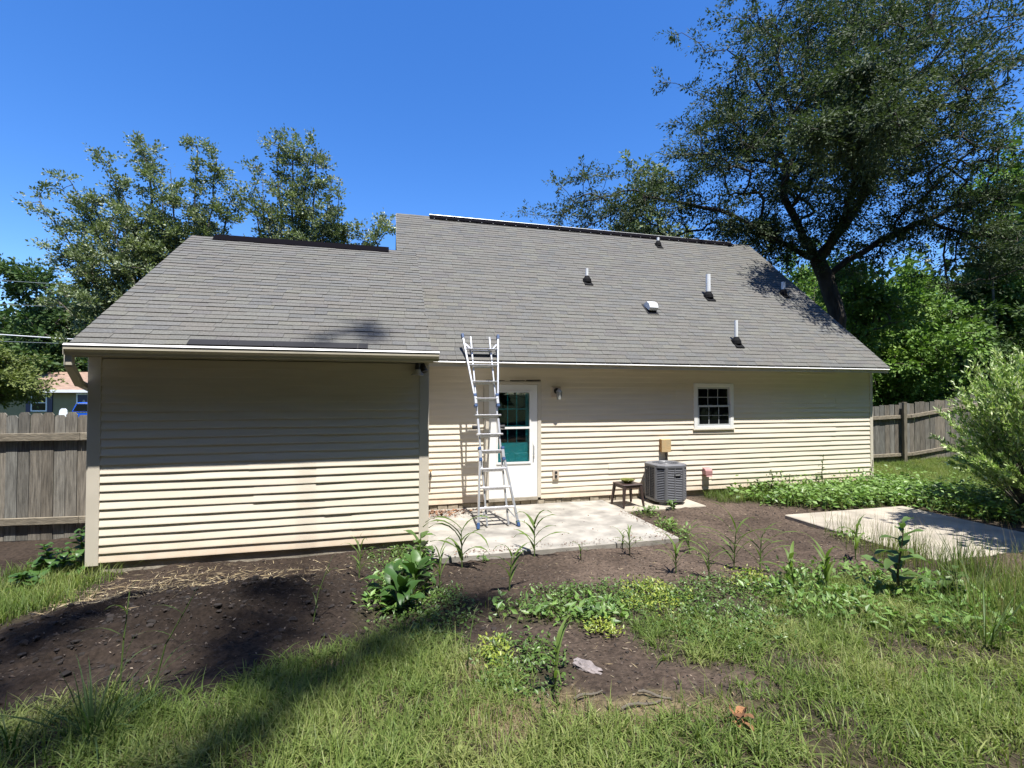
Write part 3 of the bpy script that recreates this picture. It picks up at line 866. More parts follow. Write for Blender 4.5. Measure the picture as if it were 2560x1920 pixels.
def rung(z, hw, off, m='alurung', dep=0.055):
    a = lp(-hw, z, off); b = lp(hw, z, off)
    o = MB().prism([(-dep/2, -0.013), (dep/2, -0.013), (dep/2+0.004, 0.008), (dep/2-0.006, 0.014), (-dep/2+0.006, 0.014), (-dep/2-0.004, 0.008)], a.x, b.x, 'x')
    o.v = [(p[0], p[1]+a.y, p[2]+a.z) for p in o.v]
    return o.obj('rung', m, lad)
for z in (0.285, 0.57, 0.84, 1.11):
    rung(z, halfw(z)-0.012, -0.012); rung(z-0.035, 0.158, 0.04, dep=0.035)
rung(1.36, 0.215, 0.0)
rung(1.66, 0.215, 0.0); rung(1.655-0.035, 0.158, 0.04, dep=0.035)
for z in (1.93, 2.21, 2.49, 2.77):
    rung(z, halfw(z)-0.012, -0.012); rung(z-0.035, 0.158, 0.04, dep=0.035)
rung(1.325, 0.158, 0.04, dep=0.035)

# ------------------------------------------------------------------ air conditioner
ac = empty('air_conditioner', (4.535, -0.40, -0.10)); tag(ac, 'grey louvred air conditioner unit on the pad by the wall', 'air conditioner')
def octo(hw, ch, z):
    a = hw; b = hw-ch
    return [(-b,-a,z),(b,-a,z),(a,-b,z),(a,b,z),(b,a,z),(-b,a,z),(-a,b,z),(-a,-b,z)]
HWA, CHA = 0.315, 0.135
def rings(levels, hw=HWA, ch=CHA):
    m_ = MB(); v = []; f = []
    for z, h2_, c2_ in levels: v += octo(h2_, c2_, z)
    for i in range(len(levels)-1):
        for k in range(8):
            k2 = (k+1) % 8
            f.append((i*8+k, i*8+k2, (i+1)*8+k2, (i+1)*8+k))
    f.append(tuple(reversed(range(8)))); e = (len(levels)-1)*8; f.append(tuple(e+k for k in range(8)))
    return m_.add(v, f)
rings([(0.08, HWA-0.03, CHA), (0.70, HWA-0.03, CHA)]).obj('coil', 'acdark', ac)
rings([(0.06, HWA, CHA), (0.10, HWA+0.004, CHA)]).obj('base_pan', 'acgrey', ac)
# corner posts and mid bars on the eight faces
cor = octo(HWA, CHA, 0)
pb = MB(); lv = MB()
for k in range(8):
    a = Vector(cor[k]); b = Vector(cor[(k+1) % 8])
    d = (b-a).normalized(); nrm = Vector((d.y, -d.x, 0)); ln = (b-a).length
    for tt in ((0.012,) if k % 2 else (0.012, ln/2, ln-0.012)):
        p = a+d*tt; pb.bar(p+Vector((0,0,.10)), p+Vector((0,0,.685)), 0.034 if tt != ln/2 else 0.016, 0.02, side=d)
    if k % 2:
        p = a+d*(ln-0.012); pb.bar(p+Vector((0,0,.10)), p+Vector((0,0,.685)), 0.034, 0.02, side=d)
    for q in range(19):
        z = 0.112+q*0.0305
        u0, u1 = a+d*0.01, b-d*0.01
        lv.add([u0+nrm*0.0+Vector((0,0,z+.006)), u1+Vector((0,0,z+.006)), u1+nrm*0.008+Vector((0,0,z-.005)), u0+nrm*0.008+Vector((0,0,z-.005)), u0-nrm*0.012+Vector((0,0,z+.004)), u1-nrm*0.012+Vector((0,0,z+.004))], [(0,1,2,3),(3,2,5,4),(0,4,5,1)])
pb.obj('corner_posts', 'acgrey', ac)
lv.obj('louvres', 'acgrey', ac)['kind'] = 'stuff'
# top with round fan opening
nseg = 32; m_ = MB(); v = []; f = []
oct2 = octo(HWA+0.012, CHA, 0.0)
def oct_at(ang):
    dx, dy = math.cos(ang), math.sin(ang); best = 9
    for k in range(8):
        ax, ay, _ = oct2[k]; bx, by, _ = oct2[(k+1) % 8]
        ex, ey = bx-ax, by-ay; den = dx*ey-dy*ex
        if abs(den) > 1e-9:
            tt = (ax*ey-ay*ex)/den; ss = (ax*dy-ay*dx)/den
            if tt > 0 and -1e-6 <= ss <= 1+1e-6: best = min(best, tt)
    return best
for k in range(nseg):
    a = 2*math.pi*k/nseg+0.02; R_ = oct_at(a); ca, sa = math.cos(a), math.sin(a)
    v += [(R_*ca, R_*sa, 0.675), (R_*ca, R_*sa, 0.715), (R_*0.96*ca, R_*0.96*sa, 0.727), (0.245*ca, 0.245*sa, 0.735), (0.235*ca, 0.235*sa, 0.725), (0.235*ca, 0.235*sa, 0.60)]
for k in range(nseg):
    k2 = (k+1) % nseg
    for j in range(5): f.append((k*6+j, k2*6+j, k2*6+j+1, k*6+j+1))
m_.add(v, f).obj('top_cover', 'acgrey', ac)
g_ = MB()
for rr in (0.06, 0.10, 0.14, 0.18, 0.215):
    pts = [(rr*math.cos(2*math.pi*k/24), rr*math.sin(2*math.pi*k/24), 0.730) for k in range(25)]
    g_.tube(pts, 0.003, 4, cap=False)
for k in range(8):
    a = 2*math.pi*k/8
    g_.tube([(0.03*math.cos(a), 0.03*math.sin(a), 0.731), (0.24*math.cos(a), 0.24*math.sin(a), 0.731)], 0.0035, 4)
g_.obj('fan_guard', 'acgrey', ac)
fb = MB()
for k in range(4):
    a = 2*math.pi*k/4+.4
    e1 = Vector((math.cos(a), math.sin(a), 0)); e2 = Vector((-math.sin(a), math.cos(a), 0))
    fb.add([e1*0.03+e2*-0.03+Vector((0,0,.66)), e1*0.21+e2*-0.07+Vector((0,0,.67)), e1*0.21+e2*0.07+Vector((0,0,.63)), e1*0.03+e2*0.03+Vector((0,0,.64))], [(0,1,2,3)])
fb.lathe([(0.04, 0.62), (0.04, 0.68)], (0,0,0), 10)
fb.obj('fan', 'blackplast', ac)
MB().tube([(0.02, 0.30, 0.16), (0.02, 0.37, 0.20), (0.02, 0.40, 0.26)], 0.014, 8).obj('refrigerant_line', 'blackplast', ac)
np_ = MB().box(-0.015, 0.115, -HWA-0.018, -HWA-0.008, 0.525, 0.575).obj('nameplate', 'blackplast', ac, bevel=0.004)
MB().box(0.0, 0.10, -HWA-0.0195, -HWA-0.0182, 0.540, 0.560).obj('plate_print', 'greyprint', np_)
for sx in (-0.17, 0.17):
    for sy in (-0.19, 0.19):
        MB().lathe([(0.075, 0.0), (0.06, 0.062)], (sx, sy, 0.0), 10).obj('foot', 'acgrey', ac)

# ------------------------------------------------------------------ table and bowl
tb = empty('side_table', (3.70, -0.50, -0.09), 0.10); tag(tb, 'small brown plastic side table beside the air conditioner', 'table')
MB().box(-0.20, 0.20, -0.19, 0.19, 0.375, 0.40).obj('table_top', 'brownplast', tb, bevel=0.012)
MB().box(-0.185, 0.185, -0.175, -0.160, 0.33, 0.374).box(-0.185, 0.185, 0.160, 0.175, 0.33, 0.374).box(-0.185, -0.170, -0.159, 0.159, 0.33, 0.374).box(0.170, 0.185, -0.159, 0.159, 0.33, 0.374).obj('apron', 'brownplast', tb)
for sx in (-1, 1):
    for sy in (-1, 1):
        v = []
        for z, k, wd in ((0.0, 1.16, 0.016), (0.375, 0.92, 0.026)):
            cx_, cy_ = sx*0.18*k, sy*0.17*k
            v += [(cx_-wd, cy_-wd, z), (cx_+wd, cy_-wd, z), (cx_+wd, cy_+wd, z), (cx_-wd, cy_+wd, z)]
        MB().add(v, [(0,3,2,1),(4,5,6,7),(0,1,5,4),(1,2,6,5),(2,3,7,6),(3,0,4,7)]).obj('leg', 'brownplast', tb, bevel=0.004)
bw = empty('bowl', (3.70, -0.50, 0.312)); tag(bw, 'shallow olive green bowl on the brown side table', 'bowl')
MB().lathe([(0.055, 0.0), (0.07, 0.006), (0.115, 0.04), (0.140, 0.062), (0.134, 0.064), (0.105, 0.045), (0.06, 0.014), (0.01, 0.012)], (0,0,0), 20).obj('dish', 'olive', bw, smooth=True)
mb = MB()
r = random.Random(4)
for k in range(6):
    a = r.uniform(0, 6.3); rr = r.uniform(0, 0.08)
    mb.lathe([(0.006, 0.02), (0.02, 0.03), (0.016, 0.045), (0.004, 0.052)], (rr*math.cos(a), rr*math.sin(a), 0.015), 7)
mb.obj('fruit', 'olive', bw)

# ------------------------------------------------------------------ fences
def picket_fence(name, label, stations, rails, hgt, dog, seed, posts, boardw=0.142):
    """stations: polyline of ground points; boards stand behind the rails (away from the viewer)"""
    fe = empty(name, stations[0]); tag(fe, label, 'fence')
    off = Vector(stations[0])
    r = random.Random(seed)
    tot = 0; segs = []
    for a, b in zip(stations[:-1], stations[1:]):
        a = Vector(a)-off; b = Vector(b)-off
        l2 = (Vector((b.x, b.y, 0))-Vector((a.x, a.y, 0))).length
        segs.append((a, b, l2)); tot += l2
    def at(d):
        for a, b, l2 in segs:
            if d <= l2: return a+(b-a)*(d/l2), Vector(((b-a).x, (b-a).y, 0)).normalized()
            d -= l2
        a, b, l2 = segs[-1]
        return b.copy(), Vector(((b-a).x, (b-a).y, 0)).normalized()
    d = 0.0; bright = (1.0, 1.08, 0.92)
    while d < tot:
        wd = boardw*r.uniform(0.94, 1.04)
        p, t_ = at(d+wd/2); n_ = Vector((-t_.y, t_.x, 0))
        th = 0.016; hh = hgt+r.uniform(-0.03, 0.03); cx = 0.03 if dog else 0.012
        tw = r.uniform(-.012, .012)
        out = [(-wd/2, 0.02), (wd/2, 0.02), (wd/2+tw, hh-cx*1.2), (wd/2-cx+tw, hh), (-wd/2+cx+tw, hh), (-wd/2+tw, hh-cx*1.2)]
        out = [(u*0.975, z) for u, z in out]
        yo = r.uniform(0, 0.012)
        vs = [p+t_*u+n_*(0.03+yo)+Vector((0,0,z)) for u, z in out]+[p+t_*u+n_*(0.03+yo+th)+Vector((0,0,z)) for u, z in out]
        m_ = MB().add(vs, [tuple(range(6)), tuple(reversed(range(6, 12)))]+[(k, 6+k, 6+(k+1) % 6, (k+1) % 6) for k in range(6)])
        me = m_.mesh('fence_board', 'fence'); g = r.uniform(0.75, 1.25); wm = r.uniform(-.06, .06)
        setcol(me, (0.165*g*(1+wm), 0.153*g, 0.130*g*(1-wm)))
        nobj('fence_board', me, fe)
        d += wd+0.006
    for (d0, d1, z, hh) in rails:
        d0_ = d0
        while d0_ < d1-0.05:
            e = min(d0_+2.4, d1)
            p, t_ = at(d0_); q, _ = at(e); n_ = Vector((-t_.y, t_.x, 0))
            m_ = MB().bar(p+Vector((0,0,z)), q-t_*.006+Vector((0,0,z)), 0.038, hh, side=n_)
            me = m_.mesh('fence_rail', 'fencer', bevel=0.004); g = r.uniform(0.95, 1.25); setcol(me, (0.20*g, 0.172*g, 0.128*g))
            nobj('fence_rail', me, fe)
            d0_ = e
    for d, hh in posts:
        p, t_ = at(d); n_ = Vector((-t_.y, t_.x, 0))
        m_ = MB().bar(p-n_*0.068+Vector((0,0,-.2)), p-n_*0.068+Vector((0,0,hh)), 0.09, 0.09, side=t_)
        me = m_.mesh('fence_post', 'fence', bevel=0.006); g = r.uniform(0.8, 1.1); setcol(me, (0.17*g, 0.15*g, 0.11*g))
        nobj('fence_post', me, fe)
    return fe
picket_fence('picket_fence', 'short weathered grey board fence left of the annex', [(-7.2, 0.18, -0.22), (-3.95, -0.22, -0.20)], [(0, 3.25, 1.50, 0.11), (0, 3.25, 0.30, 0.10)], 1.83, True, 31, [(1.22, 1.68)], 0.152)
picket_fence('picket_fence', 'long weathered wood fence climbing to the right behind the weeds', [(9.6, 3.4, -0.35), (13.2, 2.54, -0.24), (15.4, 1.96, -0.05), (16.6, 1.69, 0.26), (22.0, 0.3, 1.3)], [(0, 12.8, 1.42, 0.10), (0, 12.8, 0.32, 0.09)], 1.80, False, 33, [(0.3, 1.6), (4.55, 1.85), (6.95, 1.95), (9.4, 1.9), (11.8, 1.9)])

# ------------------------------------------------------------------ neighbour's house, truck, chair, wires
nd = Vector((0.9676, -0.2526, 0)); rzn = -0.2554
nh = empty('neighbor_house', (-24.5, 33.9, -0.45), rzn); tag(nh, 'distant olive house with tan roof beyond the left fence', 'house')
MB().prism([(0.0, 0.0), (7, 0.0), (7, 2.6), (3.5, 3.9), (0.0, 2.6)], -9, 12, 'x').obj('wall', 'nwall', nh)
MB().prism([(-0.55, 2.52), (3.5, 3.98), (7.5, 2.52), (7.5, 2.42), (3.5, 3.85), (-0.55, 2.40)], -9.5, 12.5, 'x').obj('roof', 'nroof', nh)
MB().box(-9.5, 12.5, -0.60, -0.55, 2.36, 2.56).obj('gutter', 'white', nh)
wn = MB()
for b in ((-0.62, -0.54, 1.0, 2.25), (0.46, 0.54, 1.0, 2.25)): wn.box(b[0], b[1], -0.06, -0.01, b[2], b[3])
wn.box(-0.54, 0.46, -0.06, -0.01, 2.17, 2.25).box(-0.54, 0.46, -0.06, -0.01, 1.0, 1.08).box(-0.54, 0.46, -0.05, -0.01, 1.60, 1.65)
wno = wn.obj('window', 'white', nh)
for z0, z1 in ((1.08, 1.60), (1.65, 2.17)): MB().box(-0.54, 0.46, -0.03, -0.015, z0, z1).obj('pane', 'pane', wno)
for x0 in (-0.98, 0.58): MB().box(x0, x0+0.34, -0.05, -0.01, 0.95, 2.3).obj('shutter', 'navy', nh)
dn_ = MB().box(2.75, 3.65, -0.06, -0.01, 0.1, 2.2).obj('door', 'navy', nh)
MB().prism([(3.2+0.16*math.cos(a_), 1.35+0.5*math.sin(a_)) for a_ in [2*math.pi*k/14 for k in range(14)]], -0.072, -0.062, 'y').obj('oval_glass', 'lampglass', dn_)
MB().box(2.65, 2.748, -0.07, -0.01, 0.1, 2.3).box(3.652, 3.75, -0.07, -0.01, 0.1, 2.3).box(2.748, 3.652, -0.07, -0.01, 2.2, 2.3).obj('door_frame', 'white', nh)

tk = empty('parked_car', (-17.2, 26.2, -0.40), rzn); tag(tk, 'bright blue car glimpsed over the fence by the annex corner', 'car')
MB().prism([(-1.12, 0.40), (2.9, 0.40), (2.9, 0.90), (2.6, 1.05), (1.5, 1.14), (-1.05, 1.14), (-1.16, 0.95)], -0.9, 0.9, 'y').obj('body', 'truckblue', tk, bevel=0.05)
MB().prism([(-1.02, 1.15), (1.55, 1.15), (0.75, 1.70), (-0.62, 1.74), (-0.74, 1.70)], -0.80, 0.80, 'y').obj('cab', 'truckblue', tk, bevel=0.06)
MB().prism([(-0.86, 1.22), (1.25, 1.22), (0.68, 1.60), (-0.62, 1.62)], -0.82, -0.803, 'y').obj('side_window', 'pane', tk)
MB().prism([(-1.10, 1.145), (1.6, 1.145), (1.6, 1.185), (-1.10, 1.185)], -0.905, -0.84, 'y').obj('belt_trim', 'chrome', tk)
MB().prism([(-0.66, 1.66), (0.72, 1.63), (0.72, 1.66), (-0.66, 1.695)], -0.835, -0.805, 'y').obj('roof_trim', 'chrome', tk)
for xw in (-0.35, 2.05):
    for yw in (-0.92, 0.72):
        wt = MB().tube([(xw, yw, 0.36), (xw, yw+0.22, 0.36)], 0.36, 20).obj('wheel', 'rubber', tk)
        MB().tube([(xw, yw-0.012, 0.36), (xw, yw+0.0, 0.36)], 0.20, 14).obj('rim', 'chrome', wt)

gc_ = empty('garden_chair', (-21.15, 29.95, -0.40), rzn+math.pi); tag(gc_, 'white plastic garden chair back showing over the left fence', 'chair')
MB().prism([(-0.24, 0.42), (0.24, 0.42), (0.28, 0.9), (0.24, 1.14), (0.12, 1.26), (-0.12, 1.26), (-0.24, 1.14), (-0.28, 0.9)], -0.22, -0.18, 'y').obj('backrest', 'pvc', gc_)
MB().box(-0.26, 0.26, -0.18, 0.28, 0.38, 0.42).obj('seat', 'pvc', gc_, bevel=0.01)
for sx in (-0.23, 0.23):
    for sy in (-0.16, 0.25): MB().bar((sx, sy, 0), (sx, sy, 0.38), 0.05, 0.05).obj('leg', 'pvc', gc_)

WIRES = [((-19.69, 22.19, 7.66), (-14.74, 20.9, 7.36), 'uppermost thin utility wire crossing the trees at far left', 0.010), ((-19.68, 22.21, 6.45), (-15.02, 21.0, 6.23), 'second utility wire from the top at far left', 0.010), ((-19.67, 22.24, 4.89), (-15.64, 21.19, 4.63), 'thick pale utility cable above the bottom wire at far left', 0.024), ((-19.67, 22.24, 4.54), (-15.82, 21.24, 4.41), 'lowest thin utility wire just under the thick cable', 0.009)]
for a, b, lb, rad in WIRES:
    a = Vector(a); b = Vector(b); d = b-a
    p0 = a-d*2.2; p1 = b+d*3.2
    pts = []
    for k in range(17):
        t_ = k/16; p = p0.lerp(p1, t_); pts.append(p)
    o = MB().tube([p-pts[8] for p in pts], rad, 5).obj('utility_wire', 'drip' if rad > .02 else 'galv'); o.location = pts[8]
    tag(o, lb, 'wire', 'utility wires beyond the left fence')

# ------------------------------------------------------------------ trees
def leaf_quads(P_, D_, N_, Ln, Wd):
    """diamond leaves with a slight fold: base, left, tip, right"""
    D_ = norm(D_); Sx = norm(np.cross(D_, N_)); Nn = np.cross(Sx, D_)
    Ln = Ln[:, None]; Wd = Wd[:, None]
    v = np.stack([P_, P_+D_*Ln*.45+Sx*Wd*.5+Nn*Wd*.12, P_+D_*Ln, P_+D_*Ln*.45-Sx*Wd*.5+Nn*Wd*.12], 1)
    n = len(P_)
    return v.reshape(-1, 3), (np.arange(n)*4)[:, None]+np.arange(4)[None]

def rand_dirs(n, g=rng):
    return norm(g.normal(size=(n, 3)))

def tree(name, label, base, limbs, ells, nclu, nleaf, lsize, cols, bark='bark', trunk_r=0.3, group=None, cat='tree', leafm='crown', spread=0.34, droop=-0.15, lw=0.5, seed=1, keep=None, updir=0.0, clip=None, density_edge=0.5, nbr=8, ell_share=0.75, zf=0.38):
    """limbs: polylines (first is the trunk) with a foliage radius; clusters of leaves hang on twigs grown to the nearest limb"""
    g = np.random.default_rng(seed); base = np.array(base, float)
    nodes = []; par = []; lv = []
    for li, lim in enumerate(limbs):
        pts, fr = lim[0], lim[1]; rm = lim[2] if len(lim) > 2 else 0.0
        pts = [np.array(p, float) for p in pts]
        prev = None
        if li > 0:
            A = np.array(nodes); prev = int(np.argmin(((A-pts[0])**2).sum(1)))
        for a, b in zip(pts[:-1], pts[1:]):
            n = max(1, int(np.linalg.norm(b-a)/0.45))
            for k in range(n+1 if prev is None else n):
                q = a+(b-a)*((k/n) if prev is None else ((k+1)/n))
                q = q + (g.normal(size=3)*0.03 if prev is not None else 0)
                nodes.append(q); par.append(-1 if prev is None else prev); prev = len(nodes)-1
                lv.append((li, fr, rm))
    nl = len(nodes)
    # cluster centres
    C = []
    if ells:
        vol = np.array([e[3]*e[4]*e[5] for e in ells]); vol = vol/vol.sum()
    nrand = 0
    lf = [i for i in range(nl) if lv[i][1] > 0]
    while len(C) < nclu and nrand < nclu*30:
        nrand += 1
        if ells and (not lf or g.random() < ell_share):
            e = ells[g.choice(len(ells), p=vol)]
            d = g.normal(size=3); d /= np.linalg.norm(d)
            rr = g.random()**(density_edge)
            q = np.array(e[:3])+d*rr*np.array(e[3:6])*(1+0.22*math.sin(5*d[0]+7*d[2]+seed)+0.12*g.normal())
        else:
            i = lf[g.integers(len(lf))]
            d = g.normal(size=3); d /= np.linalg.norm(d)
            q = nodes[i]+d*lv[i][1]*g.random()**.6
        if q[2] < 0.4: continue
        if clip is not None and not clip(q): continue
        C.append(q)
    C = np.array(C)
    root = np.array(nodes[0])
    order = np.argsort(np.linalg.norm(C-root, axis=1))
    tips = []
    arr = np.zeros((nl+3*len(C), 3)); arr[:nl] = nodes; cnt = nl
    depth = np.zeros(nl+3*len(C))
    for i in range(1, nl): depth[i] = depth[par[i]]+np.linalg.norm(arr[i]-arr[par[i]])
    usable = np.ones(nl+3*len(C), bool)
    tr_n = len([1 for i in range(nl) if lv[i][0] == 0])
    for ci in order:
        q = C[ci]
        dist = np.linalg.norm(arr[:cnt]-q, axis=1)
        k = int(np.argmin(dist+0.10*depth[:cnt]))
        a = arr[k]; d = q-a
        mid = a+d*0.5+np.array([0, 0, 0.10*np.linalg.norm(d)])+g.normal(size=3)*0.06*np.linalg.norm(d)
        arr[cnt] = mid; par.append(k); depth[cnt] = depth[k]+dist[k]*.5
        arr[cnt+1] = q; par.append(cnt); depth[cnt+1] = depth[k]+dist[k]
        tips.append((cnt+1, d)); cnt += 2
    par = np.array(par)
    area = np.zeros(cnt)
    for i, _ in tips: area[i] += 1.0
    for i in range(cnt-1, 0, -1):
        if par[i] >= 0: area[par[i]] += area[i]*0.98
    area = np.maximum(area, 0.4)
    rad = trunk_r*np.sqrt(area/area[0])
    rad = np.maximum(rad, 0.008)
    rad[:nl] = np.maximum(rad[:nl], np.array([q[2] for q in lv]))
    # branch tubes
    es = np.array([(par[i], i) for i in range(1, cnt) if par[i] >= 0])
    A = arr[es[:, 0]]; B = arr[es[:, 1]]
    ra = rad[es[:, 1]]*1.08; rb = rad[es[:, 1]]
    big = rad[es[:, 0]] < ra*1.6
    ra = np.where(big, rad[es[:, 0]], ra)
    D_ = norm(B-A); ref = np.where(np.abs(D_[:, :1]) < .8, np.array([[1., 0, 0]]), np.array([[0, 1., 0]]))
    Sx = norm(np.cross(D_, ref)); Sy = np.cross(D_, Sx)
    ns = 7
    ang = 2*np.pi*np.arange(ns)/ns
    ring = Sx[:, None]*np.cos(ang)[None, :, None]+Sy[:, None]*np.sin(ang)[None, :, None]
    v = np.concatenate([A[:, None]+ring*ra[:, None, None], (B+D_*rb[:, None]*.3)[:, None]+ring*rb[:, None, None]], 1)
    ne = len(es); k = np.arange(ns); k2 = (k+1) % ns
    f = np.stack([k, k2, ns+k2, ns+k], 1)[None]+(np.arange(ne)*2*ns)[:, None, None]
    t0 = empty(name, tuple(base))
    tag(t0, label, cat, group)
    nobj('trunk', npmesh('trunk', v.reshape(-1, 3)-base, f.reshape(-1, 4), bark, smooth=True), t0)
    # leaves: sit along short branchlets that fan out from every twig
    tid = np.array([i for i, _ in tips]); td = norm(np.array([d for _, d in tips]))
    nt_ = len(tid); nb_ = nbr
    tb = g.uniform(0.15, 1.0, (nt_, nb_))[..., None]
    pm = arr[par[tid]][:, None]; pe = arr[tid][:, None]
    b0 = pm+(pe-pm)*tb
    bd = norm(td[:, None]*0.75+g.normal(size=(nt_, nb_, 3))*np.array([0.8, 0.8, zf])+np.array([0, 0, updir-0.05]))
    bl = spread*1.75*g.uniform(0.45, 1.25, (nt_, nb_))[..., None]
    wts = (g.random((nt_, nb_))*0.8+0.35)*bl[..., 0]; wts = (wts/wts.sum()).ravel()
    pk = g.choice(nt_*nb_, nleaf, p=wts); pick = pk//nb_
    al = g.random(nleaf)[:, None]**0.85
    B0 = b0.reshape(-1, 3)[pk]; BD = bd.reshape(-1, 3)[pk]; BL = bl.reshape(-1, 1)[pk]
    side = g.normal(size=(nleaf, 3))
    P_ = B0+BD*BL*al+side*lsize*0.42
    P_[:, 2] += droop*0.55*(BL*al*al)[:, 0]
    dirs = norm(BD*0.75+norm(side)*0.75+np.array([0, 0, -0.22+updir*0.6]))
    nrm = norm(g.normal(size=(nleaf, 3))*0.75+np.array([0, -0.25, 1.0]))
    ln = lsize*g.uniform(0.55, 1.35, nleaf); wd = ln*lw*g.uniform(0.75, 1.2, nleaf)
    lvv, lff = leaf_quads(P_-base, dirs, nrm, ln, wd)
    cols = np.array(cols); cc = cols[g.integers(len(cols), size=len(tid))][pick]*g.uniform(0.7, 1.3, (nleaf, 1))
    mixc = cols[g.integers(len(cols), size=nleaf)]
    cc = 0.6*cc+0.4*mixc
    nobj('crown', npmesh('crown', lvv, lff, leafm, np.repeat(cc, 4, 0)), t0)
    return t0

DARK = [(0.041,0.061,0.028),(0.054,0.080,0.033),(0.068,0.096,0.040),(0.089,0.116,0.054),(0.061,0.085,0.045)]
PEAR = [(0.129,0.168,0.075),(0.172,0.218,0.094),(0.214,0.258,0.118),(0.158,0.191,0.099),(0.243,0.271,0.156)]
BRIGHT = [(0.121,0.211,0.044),(0.150,0.253,0.053),(0.100,0.180,0.040),(0.191,0.281,0.065)]
MID = [(0.045,0.084,0.024),(0.058,0.103,0.028),(0.077,0.122,0.036)]
YEL = [(0.14,0.17,0.045),(0.17,0.20,0.055),(0.11,0.14,0.04)]

def clear_roof(q):
    x, y, z = q
    if XL-0.6 < x < L+0.5 and -0.8 < y < YB+0.8:
        return z > min(mainz(y), mainz(2*RY-y))+0.55
    return True
big_limbs = [([(14.15,4.7,-0.3),(14.05,4.5,2.0),(13.82,4.2,4.36),(13.44,4.27,5.73),(13.2,4.34,6.3)], 0),
 ([(13.2,4.34,6.2),(12.19,4.4,6.62),(10.9,4.2,6.95),(9.4,4.3,7.6),(7.6,5.4,8.2)], 0.5),
 ([(12.6,4.4,6.5),(11.6,4.9,7.1),(10.2,5.8,7.8)], 0.6),
 ([(13.2,4.34,6.2),(12.48,4.49,7.55),(12.03,4.59,8.46),(12.0,4.4,9.3),(11.2,4.2,11.0),(10.4,4.4,12.6)], 0),
 ([(12.03,4.59,8.46),(12.5,4.6,9.8),(12.6,4.8,11.5),(12.2,5,13.5)], 0),
 ([(13.3,4.3,6.2),(13.66,4.2,6.94),(14.39,4.0,8.0),(14.82,3.9,8.8),(15.1,3.8,9.9),(14.7,4.0,12),(14.5,4.4,15)], 0),
 ([(14.9,3.9,9.0),(16.0,3.8,10.5),(17.2,3.6,12)], 0),
 ([(13.5,4.26,5.7),(14.1,4.1,6.3),(15.13,3.8,6.94),(16.45,3.46,7.55),(17.8,3.1,8.2),(19.6,3.0,8.6)], 0.5),
 ([(16.45,3.46,7.55),(17.77,3.12,7.25),(19.5,2.6,6.9)], 0.5),
 ([(13.3,4.3,6.3),(12.9,2.8,8.0),(11.9,1.4,9.2),(10.6,0.5,9.6)], 0.3),
 ([(12.9,2.8,8.0),(11.5,1.6,8.6),(10.2,1.2,8.6),(9.3,0.9,8.3)], 0.55),
 ([(11.5,1.6,8.6),(10.8,0.4,8.2),(10.1,-0.5,8.0)], 0.5),
 ([(13.3,4.3,6.3),(14.0,6.3,8.5),(14.4,7.6,11)], 0)]
big_ells = [(14.2,4.2,12.2,4.3,3.8,4.4),(14.6,4.0,10.2,3.6,3.4,2.4),(11.0,4.6,9.9,2.7,2.5,2.3),(9.2,4.8,9.4,1.9,2.0,1.4),(17.0,3.4,9.6,2.3,2.6,2.4),(7.4,6.0,8.2,2.7,1.9,1.1),(5.8,6.6,7.9,2.0,1.4,1.0),(7.6,6.2,8.0,2.0,1.6,1.0),(18.4,3.0,6.6,1.7,1.9,2.0),(10.4,0.6,9.6,1.1,1.1,0.8),(12.3,4.8,8.1,1.6,1.8,0.8),(10.0,4.4,11.6,2.0,2.0,2.2),(12.8,4.5,14.4,3.0,2.5,2.0),(18.2,3.2,11.6,1.6,2.0,2.6),(15.8,3.9,7.9,1.6,1.8,0.7),(19.3,3.2,13.8,2.2,2.0,2.2),(17,3.6,14.5,2.2,2,2)]
tree('shade_tree', 'huge dark spreading tree with a forked black trunk behind the right gable', (14.15,4.7,-0.3), big_limbs, big_ells, 1350, 255000, 0.10, DARK, 'bark', 0.215, spread=0.42, droop=-0.45, lw=0.42, nbr=6, zf=0.22, seed=11, clip=clear_roof, density_edge=0.55)

# two upswept trees behind the annex
baseA = (-7.6, 12.2, -0.3)
def upsweep(base, fork, tips, fr):
    out = [([base, (base[0], base[1], 1.6), fork], 0)]
    for t_ in tips:
        f_ = np.array(fork); t_ = np.array(t_)
        m1 = f_+(t_-f_)*0.4+np.array([ (t_-f_)[0]*0.10, 0, -0.02*(t_-f_)[2]]); 
        out.append(([tuple(f_), tuple(m1), tuple(t_)], fr))
    return out
tipsA = [(-12.90,13.10,9.00),(-12.20,12.90,8.05),(-11.60,12.60,9.50),(-10.90,12.50,8.70),(-10.50,12.50,10.40),(-9.90,12.30,9.10),(-9.20,12.20,10.80),(-8.60,12.00,9.30),(-8.10,11.60,10.00),(-7.30,11.60,10.90),(-6.60,11.40,10.80),(-6.20,11.60,9.10),(-12.20,12.90,6.85),(-12.40,13.00,5.45),(-11.30,13.20,5.05),(-11.20,12.40,6.45),(-10.40,11.60,4.05),(-9.80,11.20,7.85),(-8.60,11.00,6.35),(-10.00,14.00,8.05),(-7.30,13.50,8.35),(-9.00,12.00,5.05),(-11.80,12.60,3.65)]
la = upsweep(baseA, (-7.7,12.1,2.4), tipsA, 0.50)
tree('pear_tree', 'wide upswept leafy tree behind the left end of the annex roof', baseA, la, [(-9.6,12.2,5.6,2.0,1.6,1.8),(-8.6,12.2,7.4,1.8,1.4,1.4)], 980, 125000, 0.098, PEAR, 'bark2', 0.24, leafm='leafgloss', spread=0.25, droop=-0.05, lw=0.62, seed=12, updir=0.5, group='leafy trees behind the annex', ell_share=0.18)
baseB = (-3.9, 11.2, -0.3)
